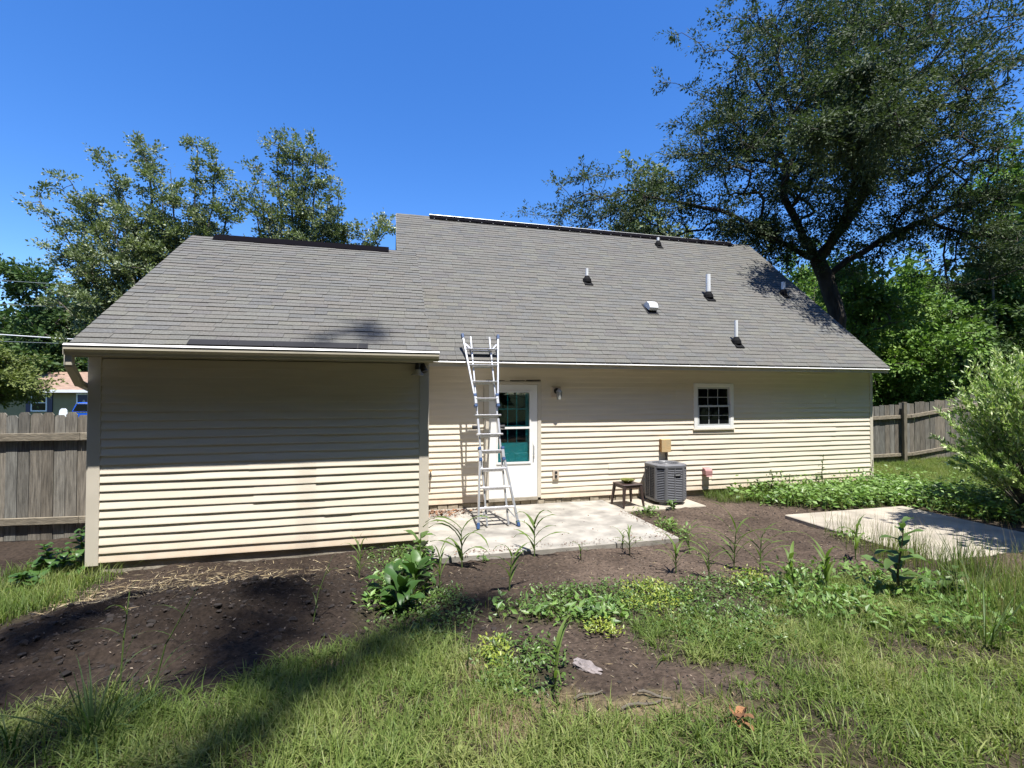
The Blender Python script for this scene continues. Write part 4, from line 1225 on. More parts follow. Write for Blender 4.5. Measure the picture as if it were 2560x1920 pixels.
tipsB = [(-5.30,11.00,9.20),(-5.00,10.90,10.20),(-4.50,10.90,11.00),(-3.90,10.80,11.40),(-3.40,10.70,10.40),(-3.00,10.50,10.70),(-2.50,10.40,9.80),(-2.20,10.30,8.80),(-1.80,10.30,8.20),(-1.20,10.20,7.96),(-0.60,9.90,7.76),(-0.20,9.90,7.06),(-1.40,10.90,7.36),(-3.40,12.40,9.00),(-4.60,12.00,8.26),(-0.40,10.30,6.36),(-2.60,11.00,8.16),(-3.80,11.40,8.20),(-5.20,11.40,7.56)]
lb_ = upsweep(baseB, (-3.8,11.1,2.4), tipsB, 0.48)
tree('pear_tree', 'narrower upright leafy tree behind the annex ridge vent', baseB, lb_, [(-3.6,11,6.8,1.5,1.3,1.5),(-1.9,10.8,5.8,1.6,1.2,1.0)], 860, 100000, 0.098, PEAR, 'bark2', 0.22, leafm='leafgloss', spread=0.25, droop=-0.05, lw=0.62, seed=13, updir=0.5, group='leafy trees behind the annex', ell_share=0.18)

def simple_tree(name, label, x, y, h, wdt, seed, cols, nclu, nleaf, ls, low=0.3, group=None, bark='bark2', zb=-0.3, tr=0.16, spread=0.4):
    g = random.Random(seed)
    trunk = [(x, y, zb), (x+g.uniform(-.2,.2), y, zb+h*0.35), (x+g.uniform(-.4,.4), y+g.uniform(-.3,.3), zb+h*0.85)]
    limbs = [(trunk, 0)]
    ells = []
    nlev = 5
    for k in range(nlev):
        t_ = low+(1-low)*(k+0.5)/nlev
        ww = wdt*math.sin(math.pi*min(0.94, 0.22+0.70*(k+0.5)/nlev))
        for q in range(2):
            a = g.uniform(0, 6.28)
            ells.append((x+math.cos(a)*ww*0.45, y+math.sin(a)*ww*0.45, zb+h*t_, ww*0.72, ww*0.72, h*(1-low)/nlev*0.85))
    return tree(name, label, (x, y, zb), limbs, ells, nclu, nleaf, ls, cols, bark, tr, group, spread=spread, droop=-0.15, lw=0.6, seed=seed, density_edge=0.5)

# woods on the right
RT = [(19.5,11.0,9.0,3.0,BRIGHT,'bright green tree right behind the dark trunk'),(24.0,10.0,8.5,3.0,BRIGHT,'leafy green tree behind the middle of the right fence'),(28.5,8.6,10.0,3.2,MID,'dark leafy tree above the far end of the right fence'),(31.5,8.5,16.0,3.6,BRIGHT,'tall pale green tree at the far right edge'),(20.5,17.0,8.5,3.4,MID,'shadowy tree deep in the woods behind the dark trunk'),(26.5,16.5,11,3.6,MID,'tall shadowy tree deep in the woods on the right'),(16.5,14.5,8.6,2.8,MID,'dark green tree just past the right gable'),(12.3,13.2,13.2,2.8,PEAR,'pale olive tree rising behind the right half of the ridge'),(36.5,12,13,4,MID,'rounded tree behind the shrub at far right')]
for k, (x, y, h, wd, cl, lb) in enumerate(RT):
    simple_tree('woodland_tree', lb, x, y, h, wd, 40+k, cl, 260, 26000, 0.19, low=0.10 if k not in (3, 7) else 0.3, group='trees in the woods on the right')
# slim grey trunk standing near the fence
simple_tree('woodland_tree', 'slim young tree with a bare grey trunk just behind the right fence', 17.2, 6.6, 7.5, 1.6, 60, BRIGHT, 120, 7000, 0.17, low=0.55, group='trees in the woods on the right', tr=0.12)
# left background
simple_tree('street_tree', 'big dark round tree on the far left beyond the street', -28.5, 40.5, 13.0, 5.6, 71, MID, 320, 30000, 0.36, low=0.12, zb=-0.6, tr=0.35, spread=0.6, group='trees beyond the left fence')
simple_tree('street_tree', 'dark tree half hidden behind the annex eave at left', -20.5, 44.0, 11.5, 6.0, 72, MID, 320, 28000, 0.36, low=0.10, zb=-0.6, tr=0.35, spread=0.6, group='trees beyond the left fence')
simple_tree('street_tree', 'large green tree behind the neighbour house at far left', -38.0, 44.0, 12.5, 6.5, 73, MID, 300, 26000, 0.38, low=0.10, zb=-0.6, tr=0.35, spread=0.6, group='trees beyond the left fence')
simple_tree('street_tree', 'yellow green feathery tree at the left edge above the fence', -17.9, 18.8, 4.7, 2.35, 74, YEL, 170, 15000, 0.15, low=0.42, zb=-0.4, tr=0.13, spread=0.3, group='trees beyond the left fence')

# far woods closing the horizon: one mass of foliage
def wood_mass(name, label, pts, hts, n, seed, cols, ls=0.7):
    g = np.random.default_rng(seed)
    pts = np.array(pts, float); seg = g.integers(len(pts)-1, size=n); t_ = g.random(n)[:, None]
    p = pts[seg]*(1-t_)+pts[seg+1]*t_
    h = np.array(hts)[seg]*(1-t_[:, 0])+np.array(hts)[seg+1]*t_[:, 0]
    along = (seg+t_[:, 0])*9
    top = h*(0.72+0.5*np.abs(np.sin(along*1.3+seed))*(0.6+0.4*np.sin(along*3.7)))
    z = top*g.random(n)**0.75
    bulge = 3.0*np.sin(np.pi*np.clip(z/np.maximum(top, .1), 0, 1))
    xy = p+g.normal(size=(n, 2))*(1.2+0.4*bulge[:, None])
    P_ = np.concatenate([xy, (z-0.5)[:, None]], 1)
    v, f = leaf_quads(P_, norm(g.normal(size=(n, 3))+np.array([0, 0, -.3])), norm(g.normal(size=(n, 3))*.6+np.array([0, 0, 1])), ls*g.uniform(.6, 1.3, n), ls*.6*g.uniform(.7, 1.2, n))
    cols = np.array(cols); cc = cols[g.integers(len(cols), size=n)]*g.uniform(.6, 1.2, (n, 1))
    o = nobj(name, npmesh(name, v, f, 'leaf', np.repeat(cc, 4, 0)))
    tag(o, label, kind='stuff')
wood_mass('woods', 'mass of distant dark woods on the right', [(14, 27), (24, 24), (34, 21), (46, 15), (56, 4)], [6.5, 8, 10, 12, 12], 42000, 81, MID)
wood_mass('woods', 'mass of distant woods beyond the street on the left', [(-60, 46), (-44, 52), (-28, 54), (-12, 52), (0, 50)], [13, 12, 10, 10, 9], 26000, 82, MID, 0.9)

# trees behind the viewer: they shade the foreground and close the sky on that side
BT = [(-17,-12,16,4.6),(-10.5,-14.5,18,4.8),(-3.5,-15.5,19,4.8),(3.5,-17,19,4.8),(10.5,-17,19,4.8),(17,-14,17,4.8),(23,-8,15,4.5),(-22,-7,14,4.5)]
for k, (x, y, h, wd) in enumerate(BT):
    simple_tree('backyard_tree', 'tree standing behind the viewer', x, y, h, wd, 90+k, MID, 170, 13000, 0.62, low=0.05, group='trees behind the viewer', zb=0.3, tr=0.25, spread=0.8)
simple_tree('backyard_tree', 'small bushy tree beside the yard just outside the view', 8.25, -4.85, 5.3, 1.0, 120, MID, 90, 6000, 0.13, low=0.45, group='trees behind the viewer', zb=0.2, tr=0.1, spread=0.25)
# a tall bare limbed tree whose limbs throw the soft streaks over the mound and grass
def up_sun(p, hgt):
    p = Vector(p); return tuple(p+SUN*((hgt-p.z)/SUN.z))
tl = [([(-3.0,-18.2,0.3),(-2.8,-17.9,12),(-2.3,-17.0,22)], 0, 0.10),
      ([(-2.4,-17.2,21.0), up_sun((-2.2,-6.9,0.2), 25), up_sun((-1.45,-5.90,0.13), 26), up_sun((-1.0,-5.22,0.06), 26.3), up_sun((-0.49,-4.70,0.02), 26.8), up_sun((0.15,-4.01,-0.05), 27.2)], 0.26, 0.085),
      ([(-2.4,-17.2,21.5), up_sun((-2.6,-5.6,0.1), 26), up_sun((-1.53,-4.95,0.06), 26.5), up_sun((-1.45,-4.25,-0.03), 27), up_sun((-1.55,-2.9,-0.13), 27.5)], 0.22, 0.03),
      ([up_sun((-1.55,-2.9,-0.13), 27.5), up_sun((-1.50,-1.9,0.4), 27.8), up_sun((-1.50,-1.9,1.1), 28.2), up_sun((-1.30,-2.03,2.62), 26.0), up_sun((-0.75,-1.95,2.65), 25.5)], 0, 0.015),
      ([up_sun((-2.6,-5.6,0.1), 26), up_sun((-3.1,-4.3,-0.04), 26.5), up_sun((-2.92,-3.29,-0.1), 27), up_sun((-2.6,-2.9,-0.1), 27.4)], 0.26, 0.03)]
tree('backyard_tree', 'tall thin limbed tree standing behind the viewer', (-3.0,-18.2,0.3), tl, [(*up_sun((-1.38,-2.0,2.62), 25.6),0.20,0.14,0.10),(*up_sun((-1.02,-1.78,2.8), 25.4),0.17,0.16,0.10),(*up_sun((-0.68,-1.95,2.66), 25.3),0.14,0.1,0.08)], 230, 5200, 0.15, MID, 'bark', 0.04, group='trees behind the viewer', spread=0.14, seed=99, ell_share=0.035)

# ------------------------------------------------------------------ shrub at right
def sprays(center, rad, n, nleaf, ls, cols, seed, lean):
    g = np.random.default_rng(seed); c_ = np.array(center)
    st = []; lp_, ld_, ll_, lc_ = [], [], [], []
    cols = np.array(cols)
    mb = MB()
    for k in range(n):
        a = g.uniform(0, 2*np.pi); el = g.uniform(-0.15, 1.2)
        d = np.array([math.cos(a)*math.cos(el), math.sin(a)*math.cos(el), math.sin(el)])
        tip = c_+d*np.array(rad)*g.uniform(0.65, 1.08)
        b0 = np.array([c_[0]+d[0]*.3, c_[1]+d[1]*.3, -0.1])
        mid = b0*0.45+tip*0.55+np.array([0, 0, 0.25])
        pts = [b0*(1-t)**2+2*mid*t*(1-t)+tip*t*t for t in np.linspace(0, 1, 7)]
        mb.tube([tuple(p) for p in pts], [0.007, .007, .006, .005, .004, .003, .002], 4, cap=False)
        m = nleaf//n
        tt = g.uniform(0.35, 1.0, m)
        pp = np.array(pts); i = np.minimum((tt*6).astype(int), 5); fr = (tt*6-i)[:, None]
        q = pp[i]*(1-fr)+pp[i+1]*fr; tg = norm(pp[i+1]-pp[i])
        out = norm(g.normal(size=(m, 3)))
        lp_.append(q+g.normal(size=(m, 3))*0.012); ld_.append(norm(tg*0.8+out*0.7+np.array([0, 0, .15])))
        ll_.append(ls*g.uniform(.6, 1.25, m))
        pal = cols[g.integers(len(cols), size=m)]
        lc_.append(pal*g.uniform(.75, 1.2, (m, 1)))
    P_ = np.concatenate(lp_); n_ = len(P_)
    v, f = leaf_quads(P_, np.concatenate(ld_), norm(g.normal(size=(n_, 3))*.6+np.array([0, 0, 1])), np.concatenate(ll_), np.concatenate(ll_)*.30)
    return mb, v, f, np.repeat(np.concatenate(lc_), 4, 0)
VAR = [(0.359,0.478,0.164),(0.493,0.583,0.269),(0.239,0.359,0.105),(0.628,0.688,0.419),(0.179,0.284,0.075)]
sc_ = (10.15, -2.95, 0.9)
mb, v, f, cc = sprays(sc_, (1.5, 1.4, 2.0), 330, 46000, 0.09, VAR, 5, 0)
sh = empty('willow_shrub', (10.15, -2.95, -0.1)); tag(sh, 'pale variegated willow shrub at the right edge beside the slab', 'shrub')
off = np.array([10.15, -2.95, -0.1])
mb.v = [tuple(np.array(p)-off) for p in mb.v]
mb.obj('stems', 'bark2', sh)
nobj('foliage', npmesh('foliage', v-off, f, 'leaf', cc), sh)
mb, v, f, cc = sprays((8.9, -5.0, 0.1), (0.85, 0.8, 0.9), 90, 5000, 0.09, [(0.06,0.10,0.025),(0.08,0.12,0.03),(0.05,0.08,0.02)], 6, 0)
sh = empty('dark_shrub', (8.9, -5.0, 0.0)); tag(sh, 'low dark green bush at the right edge below the pale shrub', 'shrub')
off = np.array([8.9, -5.0, 0.0]); mb.v = [tuple(np.array(p)-off) for p in mb.v]
mb.obj('stems', 'bark2', sh); nobj('foliage', npmesh('foliage', v-off, f, 'leaf', cc), sh)

# ------------------------------------------------------------------ grass, weeds, litter (stuff)
def sample(kinds, dens, thr=0.0, soft=1.0, nscale=3.0, seed=1, extra=None):
    g = np.random.default_rng(seed); out = []
    for k, cx, cy, rx, ry in PATCH:
        if k not in kinds: continue
        n = int(dens*np.pi*rx*ry*1.7)
        a = np.sqrt(g.random(n))*1.3; th = g.uniform(0, 2*np.pi, n)
        x = cx+CR[0]*a*np.cos(th)*rx+CF[0]*a*np.sin(th)*ry
        y = cy+CR[1]*a*np.cos(th)*rx+CF[1]*a*np.sin(th)*ry
        pr = np.clip((1.32-a)*1.6, 0, 1)*np.clip(0.60+2.6*fbm(x*nscale+cx, y*nscale, 3), 0.02, 1)
        keep = g.random(n) < pr
        out.append(np.stack([x[keep], y[keep]], 1))
    if not out: return np.zeros((0, 2))
    p = np.concatenate(out)
    x, y = p[:, 0], p[:, 1]
    ok = ~((x > -0.03) & (x < 3.47) & (y > -2.5) & (y < 0.1)) & ~((x > 5.87) & (x < 8.46) & (y > -4.17) & (y < -1.78)) & ~((y > -0.03) & (x > -0.1) & (x < 10)) & ~((x > -3.85) & (x < 0.02) & (y > -1.93)) & ~((x > 3.45) & (x < 5.55) & (y > -0.86))
    ok &= (y > -6.55-0.27*(x-0)) | (x > 3)
    ok &= np.hypot(x-CAM.x, y-CAM.y) > 1.7
    return p[ok]

def blades(p, hgt, wid, lean, cols, seed, segs=3, droop=1.0):
    g = np.random.default_rng(seed); n = len(p)
    z = gz(p[:, 0], p[:, 1])
    a = g.uniform(0, 2*np.pi, n); d = np.stack([np.cos(a), np.sin(a), np.zeros(n)], 1)
    sx = np.stack([-np.sin(a), np.cos(a), np.zeros(n)], 1)
    tw = g.uniform(-.6, .6, n)[:, None]; sx = norm(sx+d*tw)
    H_ = hgt*g.uniform(0.45, 1.25, n); ln = g.uniform(0.15, 1.0, n)*lean*H_
    base = np.stack([p[:, 0], p[:, 1], z-0.01], 1)
    rings = []
    for k in range(segs+1):
        t_ = k/segs
        c_ = base+d*(ln*t_**1.7)[:, None]+np.array([0, 0, 1])*(H_*(t_-0.35*droop*(ln/H_)*t_**2.4))[:, None]
        w_ = wid*(1-t_)**0.7*g.uniform(.8, 1.2, n) if k < segs else np.zeros(n)
        rings.append((c_, w_))
    vs = []
    for c_, w_ in rings[:-1]:
        vs += [c_-sx*w_[:, None]*.5, c_+sx*w_[:, None]*.5]
    vs.append(rings[-1][0])
    nv = len(vs)
    v = np.stack(vs, 1).reshape(-1, 3)
    o = (np.arange(n)*nv)[:, None]
    q = [np.array([[2*k, 2*k+1, 2*k+3, 2*k+2]])+o for k in range(segs-1)]
    tri = np.array([[2*(segs-1), 2*(segs-1)+1, 2*segs]])+o
    cols = np.array(cols)
    patchc = np.clip(0.5+1.5*fbm(p[:, 0]*2.1, p[:, 1]*2.1+30, 3), 0, 1)
    ci = np.clip((patchc*len(cols)+g.normal(size=n)*0.9).astype(int), 0, len(cols)-1)
    cc = cols[ci]*g.uniform(.7, 1.3, (n, 1))
    return v, [np.concatenate(q)] + [tri], np.repeat(cc, nv, 0)

def emit_stuff(name, label, parts, m):
    V, Q, C, o = [], {}, [], 0
    for v, fl, c_ in parts:
        for f_ in fl: Q.setdefault(f_.shape[1], []).append(f_+o)
        V.append(v); C.append(c_); o += len(v)
    ob = nobj(name, npmesh(name, np.concatenate(V), [np.concatenate(q) for q in Q.values()], m, np.concatenate(C)))
    tag(ob, label, kind='stuff')
    return ob

GRASS = [(0.091,0.142,0.034),(0.118,0.173,0.042),(0.151,0.205,0.052),(0.188,0.231,0.067),(0.227,0.251,0.088)]
STRAW = [(0.26,0.20,0.11),(0.32,0.26,0.15),(0.20,0.15,0.085),(0.36,0.30,0.19)]
pg = sample('G', 2300, seed=201, nscale=3.6)
def tufts(p, k, jit, seed):
    g = np.random.default_rng(seed)
    q = np.repeat(p, k, 0)
    return q+g.normal(size=q.shape)*jit
ptf = tufts(sample('G', 240, seed=221, nscale=3.6), 14, 0.016, 222)
pgn = sample('g', 3200, seed=202)
pT = sample('T', 900, seed=203)
emit_stuff('grass', 'tufted green crabgrass over the near yard', [blades(pg, 0.062, 0.0075, 1.3, GRASS, 1), blades(ptf, 0.105, 0.0095, 1.9, GRASS[1:], 21), blades(sample('G', 800, seed=204, nscale=1.3), 0.17, 0.007, 0.9, GRASS, 2), blades(pgn, 0.20, 0.008, 0.9, GRASS, 3), blades(sample('w', 700, seed=205), 0.10, 0.009, 1.2, GRASS, 4), blades(pT, 0.42, 0.007, 0.5, GRASS[1:], 5), blades(sample('b', 420, seed=216, nscale=1.8), 0.30, 0.008, 0.9, GRASS[1:], 22)], 'blade')
emit_stuff('dry_grass', 'straw coloured dead grass in the yard', [blades(sample('d', 8000, seed=206), 0.05, 0.004, 2.2, STRAW, 6), blades(sample('G', 1100, seed=207), 0.07, 0.003, 1.6, STRAW, 7), blades(sample('T', 260, seed=208), 0.62, 0.003, 0.35, STRAW, 8), blades(sample('gw', 260, seed=209), 0.16, 0.003, 1.2, STRAW, 9)], 'blade')

def flat_leaves(p, ls, zlo, zhi, cols, seed, lw=0.55, tilt=0.5, up=0.0):
    g = np.random.default_rng(seed); n = len(p)
    z = gz(p[:, 0], p[:, 1])+g.uniform(zlo, zhi, n)
    a = g.uniform(0, 2*np.pi, n)
    d = np.stack([np.cos(a), np.sin(a), g.normal(0, tilt, n)+up], 1)
    nr = norm(g.normal(size=(n, 3))*0.35+np.array([0, 0, 1]))
    ln = ls*g.uniform(.6, 1.3, n)
    v, f = leaf_quads(np.stack([p[:, 0], p[:, 1], z], 1), d, nr, ln, ln*lw)
    cols = np.array(cols); cc = cols[g.integers(len(cols), size=n)]*g.uniform(.75, 1.25, (n, 1))
    return v, [f], np.repeat(cc, 4, 0)
CLO = [(0.060,0.115,0.024),(0.080,0.140,0.027),(0.100,0.160,0.034)]
YG = [(0.22,0.27,0.035),(0.26,0.30,0.05),(0.17,0.23,0.035)]
emit_stuff('clover', 'low mats of green and yellow green creeping weeds on the soil', [flat_leaves(sample('c', 3400, seed=211, nscale=4.5), 0.034, 0.005, 0.07, CLO, 11, up=0.2), flat_leaves(sample('y', 4200, seed=212, nscale=4), 0.034, 0.01, 0.08, YG, 12, lw=0.45, up=0.5)], 'leaf')
BRD = [(0.082,0.159,0.035),(0.111,0.200,0.041),(0.138,0.235,0.050),(0.165,0.254,0.070)]
emit_stuff('ground_weeds', 'broad leaved weeds crowding along the wall and the soil edges', [flat_leaves(sample('b', 720, seed=213, nscale=2.6), 0.10, 0.02, 0.22, BRD, 13, lw=0.7, tilt=0.3), flat_leaves(sample('b', 260, seed=214, nscale=1.4), 0.075, 0.12, 0.42, BRD[2:], 14, lw=0.6, tilt=0.4), flat_leaves(sample('w', 900, seed=215, nscale=3), 0.075, 0.01, 0.11, BRD, 15, lw=0.45, up=0.35)], 'leaf')

# wood chips, straw and leaf litter
def litter(name, label, p, ls, lw, cols, seed, m='chip', zup=0.006, tilt=0.25):
    g = np.random.default_rng(seed); n = len(p)
    z = gz(p[:, 0], p[:, 1])+g.uniform(0, zup, n)
    a = g.uniform(0, 2*np.pi, n)
    d = np.stack([np.cos(a), np.sin(a), g.normal(0, tilt, n)], 1)
    nr = norm(g.normal(size=(n, 3))*0.4+np.array([0, 0, 1]))
    ln = ls*g.uniform(.4, 1.6, n)
    v, f = leaf_quads(np.stack([p[:, 0], p[:, 1], z], 1), d, nr, ln, ln*lw*g.uniform(.6, 1.4, n))
    cols = np.array(cols); cc = cols[g.integers(len(cols), size=n)]*g.uniform(.7, 1.3, (n, 1))
    return v, [f], np.repeat(cc, 4, 0)
g = np.random.default_rng(301)
n = 30000
p = np.stack([g.uniform(-4.2, 6.6, n), g.uniform(-6.6, -0.1, n)], 1)
ok = ~((p[:, 0] > -0.03) & (p[:, 0] < 3.47) & (p[:, 1] > -2.5)) & ~((p[:, 0] > 5.87) & (p[:, 1] > -4.17) & (p[:, 1] < -1.78)) & ~((p[:, 0] < 0.02) & (p[:, 1] > -1.93))
p = p[ok]
CHIP = [(0.055,0.042,0.032),(0.075,0.055,0.042),(0.035,0.026,0.021),(0.022,0.017,0.014),(0.022,0.017,0.014),(0.03,0.023,0.019),(0.10,0.078,0.055),(0.045,0.034,0.027),(0.17,0.135,0.10)]
def clods(p, r0, r1, seed):
    g = np.random.default_rng(seed); n = len(p)
    ico = np.array([(0,0,1),(.89,0,.45),(.28,.85,.45),(-.72,.53,.45),(-.72,-.53,.45),(.28,-.85,.45),(.72,.53,-.45),(-.28,.85,-.45),(-.89,0,-.45),(-.28,-.85,-.45),(.72,-.53,-.45),(0,0,-1)])
    tri = np.array([(0,1,2),(0,2,3),(0,3,4),(0,4,5),(0,5,1),(1,6,2),(2,7,3),(3,8,4),(4,9,5),(5,10,1),(1,10,6),(2,6,7),(3,7,8),(4,8,9),(5,9,10),(11,7,6),(11,8,7),(11,9,8),(11,10,9),(11,6,10)])
    rad = r0+(r1-r0)*g.random(n)**5
    v = ico[None]*(0.7+0.6*g.random((n, 12, 1)))*rad[:, None, None]*np.array([1, 1, .7])*g.uniform(.7, 1.3, (n, 1, 3))
    v = v+np.stack([p[:, 0], p[:, 1], gz(p[:, 0], p[:, 1])+rad*.2], 1)[:, None]
    f = tri[None]+(np.arange(n)*12)[:, None, None]
    c_ = np.array([0.017, 0.0125, 0.010])*g.uniform(.6, 1.5, (n, 1))
    return v.reshape(-1, 3), [f.reshape(-1, 3)], np.repeat(c_, 12, 0)
cp1 = np.stack([g.normal(-2.2, 1.0, 1500), g.normal(-3.7, 0.6, 1500)], 1)
cp2 = p[g.integers(len(p), size=1800)]
cp1 = cp1[(cp1[:, 1] < -1.98)]
emit_stuff('soil_clods', 'crumbled dark clods on the mound and bare soil', [clods(cp1, 0.006, 0.032, 41), clods(cp2, 0.004, 0.02, 42)], 'chip')
pb_ = p[(p[:, 0] > 0.1) & (g.random(len(p)) < 0.10)]
emit_stuff('wood_chips', 'scattered bark chips, straw bits and crumbs over the bare soil', [litter('', '', p, 0.024, 0.36, CHIP, 31), litter('', '', pb_, 0.045, 0.10, STRAW, 37, tilt=0.3, zup=0.012)], 'chip')
sp = np.stack([g.normal(-2.5, 0.75, 900), g.normal(-2.55, 0.28, 900)], 1); sp = sp[(sp[:, 1] < -1.98) & (sp[:, 0] > -3.9) & (sp[:, 0] < -0.5)]
sp2 = np.stack([g.normal(-3.1, 0.35, 420), g.normal(-3.0, 0.3, 420)], 1)
emit_stuff('straw', 'loose straw strewn on the soil below the annex wall', [litter('', '', sp, 0.10, 0.045, STRAW, 32, tilt=0.12, zup=.02), litter('', '', sp2, 0.11, 0.045, STRAW, 33, tilt=0.12, zup=.02)], 'chip')
lp2 = np.stack([np.abs(g.normal(0.05, 0.42, 420))+0.03, -0.12-np.abs(g.normal(0.12, 0.17, 420))], 1)
def patio_litter(p, seed):
    v, f, c_ = litter('', '', p, 0.05, 0.5, [(0.22,0.11,0.06),(0.16,0.08,0.045),(0.28,0.16,0.09),(0.10,0.06,0.04)], seed, tilt=0.3)
    zc = np.repeat(gz(p[:, 0], p[:, 1]), 4); v[:, 2] += -zc-0.085
    return v, f, c_
lp3 = np.stack([g.uniform(0.1, 3.4, 90), g.uniform(-2.45, -0.1, 90)], 1)
lp4 = np.concatenate([np.stack([g.uniform(0.0, 3.42, 420), -2.46+np.abs(g.normal(0, 0.09, 420))], 1), np.stack([3.43-np.abs(g.normal(0, 0.08, 200)), g.uniform(-2.45, -0.9, 200)], 1)])
def crumbs(p, seed):
    v, f, c_ = patio_litter(p, seed); ctr = np.repeat(v.reshape(-1, 4, 3).mean(1), 4, 0)
    return ctr+(v-ctr)*0.45, f, c_*0.6
emit_stuff('leaf_litter', 'brown dead leaves and crumbs blown over the patio', [patio_litter(lp2, 34), crumbs(lp3, 35), crumbs(lp4, 36)], 'chip')

# ------------------------------------------------------------------ single weeds and plants
class Leafy:
    """collects folded, drooping leaves"""
    def __init__(s): s.v = []; s.f = []; s.c = []
    def leaf(s, base, ang, elev, L_, W_, droop, col, segs=5, shape='lance', twist=0.0):
        base = Vector(base); h = Vector((math.cos(ang), math.sin(ang), 0)); sd = Vector((-math.sin(ang), math.cos(ang), 0))
        p = base.copy(); e = elev; o = len(s.v)
        for k in range(segs+1):
            t_ = k/segs
            if shape == 'lance': wv = W_*(min(1, t_*3+0.35))*(1-t_**2.2)
            elif shape == 'blade': wv = W_*(1-t_**1.6)*min(1, 0.6+t_*2)
            else: wv = W_*math.sin(math.pi*min(0.98, 0.10+0.88*t_))**0.75
            up_ = Vector((0, 0, 1))
            dirv = (h*math.cos(e)+up_*math.sin(e)); nrm_ = (up_*math.cos(e)-h*math.sin(e))
            wob = 0.10*W_*math.sin(t_*9+ang*3)
            s.v += [tuple(p-sd*wv*.5+nrm_*(wv*.16+wob)), tuple(p), tuple(p+sd*wv*.5+nrm_*(wv*.16-wob))]
            s.c += [col, tuple(q*0.85 for q in col), col]
            p = p+dirv*(L_/segs); e -= droop/segs*(0.6+0.9*t_)
        for k in range(segs):
            a = o+3*k
            s.f += [(a, a+1, a+4, a+3), (a+1, a+2, a+5, a+4)]
    def obj(s, name, parent, m='leaf'):
        me = bpy.data.meshes.new(name); me.from_pydata(s.v, [], s.f); me.materials.append(M[m]); setcol(me, np.array(s.c)); me.shade_smooth()
        return nobj(name, me, parent)
def vary(c_, r, a=0.2):
    k = r.uniform(1-a, 1+a); return tuple(q*k for q in c_)
def gpt(x, y): return (x, y, float(gz(x, y)))

def stalk_grass(x, y, hgt, label, seed, nl=7, col=(0.10, 0.155, 0.04), wl=0.028, group='tall grass plants in the bare soil'):
    r = random.Random(seed)
    t_ = empty('grass_plant', gpt(x, y)); tag(t_, label, 'grass plant', group)
    sx, sy = r.uniform(-.05, .05)*hgt, r.uniform(-.05, .05)*hgt
    MB().tube([(0, 0, -.02), (sx*.4, sy*.4, hgt*.35), (sx, sy, hgt*.62)], [0.008, 0.007, 0.004], 6).obj('stem', 'leafstem', t_)
    lf = Leafy()
    a = r.uniform(0, 6.28)
    for k in range(nl):
        q = (k+1)/nl; a += math.pi+r.uniform(-.7, .7)
        zb = hgt*(0.05+0.58*q); lf.leaf((sx*q, sy*q, zb), a, r.uniform(0.75, 1.25), hgt*r.uniform(.5, .8), wl*r.uniform(.8, 1.15), r.uniform(1.2, 2.3), vary(col, r), 6, 'blade')
    lf.obj('leaves', t_, 'blade')
    return t_
M['leafstem'] = mat('green_stem', (0.085, 0.13, 0.035), 0.55, 0.15, 20)
M['redstem'] = mat('brown_stem', (0.075, 0.06, 0.035), 0.6, 0.15, 20)
CG = [(0.34,-2.75,0.62,'tallest bright maize like grass plant at the patio front edge',9,0.042),(1.28,-2.62,0.55,'maize like grass plant with one long arching leaf at the patio edge',8,0.036),(0.68,-3.69,0.48,'thin grass plant standing alone in the soil below the patio',6,0.024),
 (2.58,-3.73,0.42,'upright grass clump just above the yellow weed mat',9,0.02),(2.45,-2.92,0.34,'pale short grass plant in front of the patio right half',7,0.018),(3.23,-3.04,0.40,'reedy grass plant near the patio right corner',8,0.018),(2.80,-4.0,0.40,'bushy grass tuft left of the tall reedy pair',12,0.016),(3.29,-3.78,0.62,'tall reedy grass plant with bent tip in the open soil',9,0.024),
 (3.45,-4.0,0.50,'leaning grass plant beside the tall reedy one',8,0.022),(2.51,-2.6,0.26,'tiny sprout touching the patio front edge',5,0.016),(3.20,-4.72,0.46,'broad grass plant at the edge of the right weeds',8,0.026),(3.55,-4.75,0.44,'drooping grass plant beside the big leaved weed',8,0.026),(1.78,-2.93,0.22,'very short sprout midway along the patio front',5,0.014),(-0.82,-2.94,0.40,'wispy grass clump at the foot of the annex wall',9,0.012),(-0.01,-3.55,0.46,'thin wispy grass right of the dark dock plants',8,0.012),(0.46,-5.68,0.36,'single grass plant in the near yard beside the dirt patch',6,0.022),(4.9,-3.9,0.5,'grass plant standing left of the concrete slab corner',8,0.022)]
for k, (x, y, h, lb, nl, wl) in enumerate(CG): stalk_grass(x, y, h*1.18, lb, 400+k, nl, col=(0.135, 0.20, 0.05), wl=wl*1.35)

def rosette(name, x, y, label, cat, seed, nl, L_, W_, col, elev=(0.2, 1.1), droop=(0.4, 1.4), group=None, shape='oval', z0=0.0, zr=0.1, m='leaf'):
    r = random.Random(seed); t_ = empty(name, gpt(x, y)); tag(t_, label, cat, group)
    lf = Leafy(); st = MB()
    for k in range(nl):
        a = r.uniform(0, 6.28); e = r.uniform(*elev); zz = z0+r.uniform(0, zr)
        b = (0.03*math.cos(a), 0.03*math.sin(a), zz)
        lf.leaf(b, a, e, L_*r.uniform(.6, 1.2), W_*r.uniform(.7, 1.2), r.uniform(*droop), vary(col, r, .25), 6, shape)
    lf.obj('leaves', t_, m)
    if zr > 0.05: MB().tube([(0, 0, -.02), (0.01, 0, z0+zr)], [0.010, 0.005], 6).obj('stem', 'leafstem', t_)
    return t_
DK = (0.045, 0.10, 0.022)
DKL = ['big dark dock plant nearest the shadow streak','dark leafy dock plant in the middle of the row','broad dock plant beside the soil mound','tall dock plant at the top of the row','small dock plant below the annex corner']
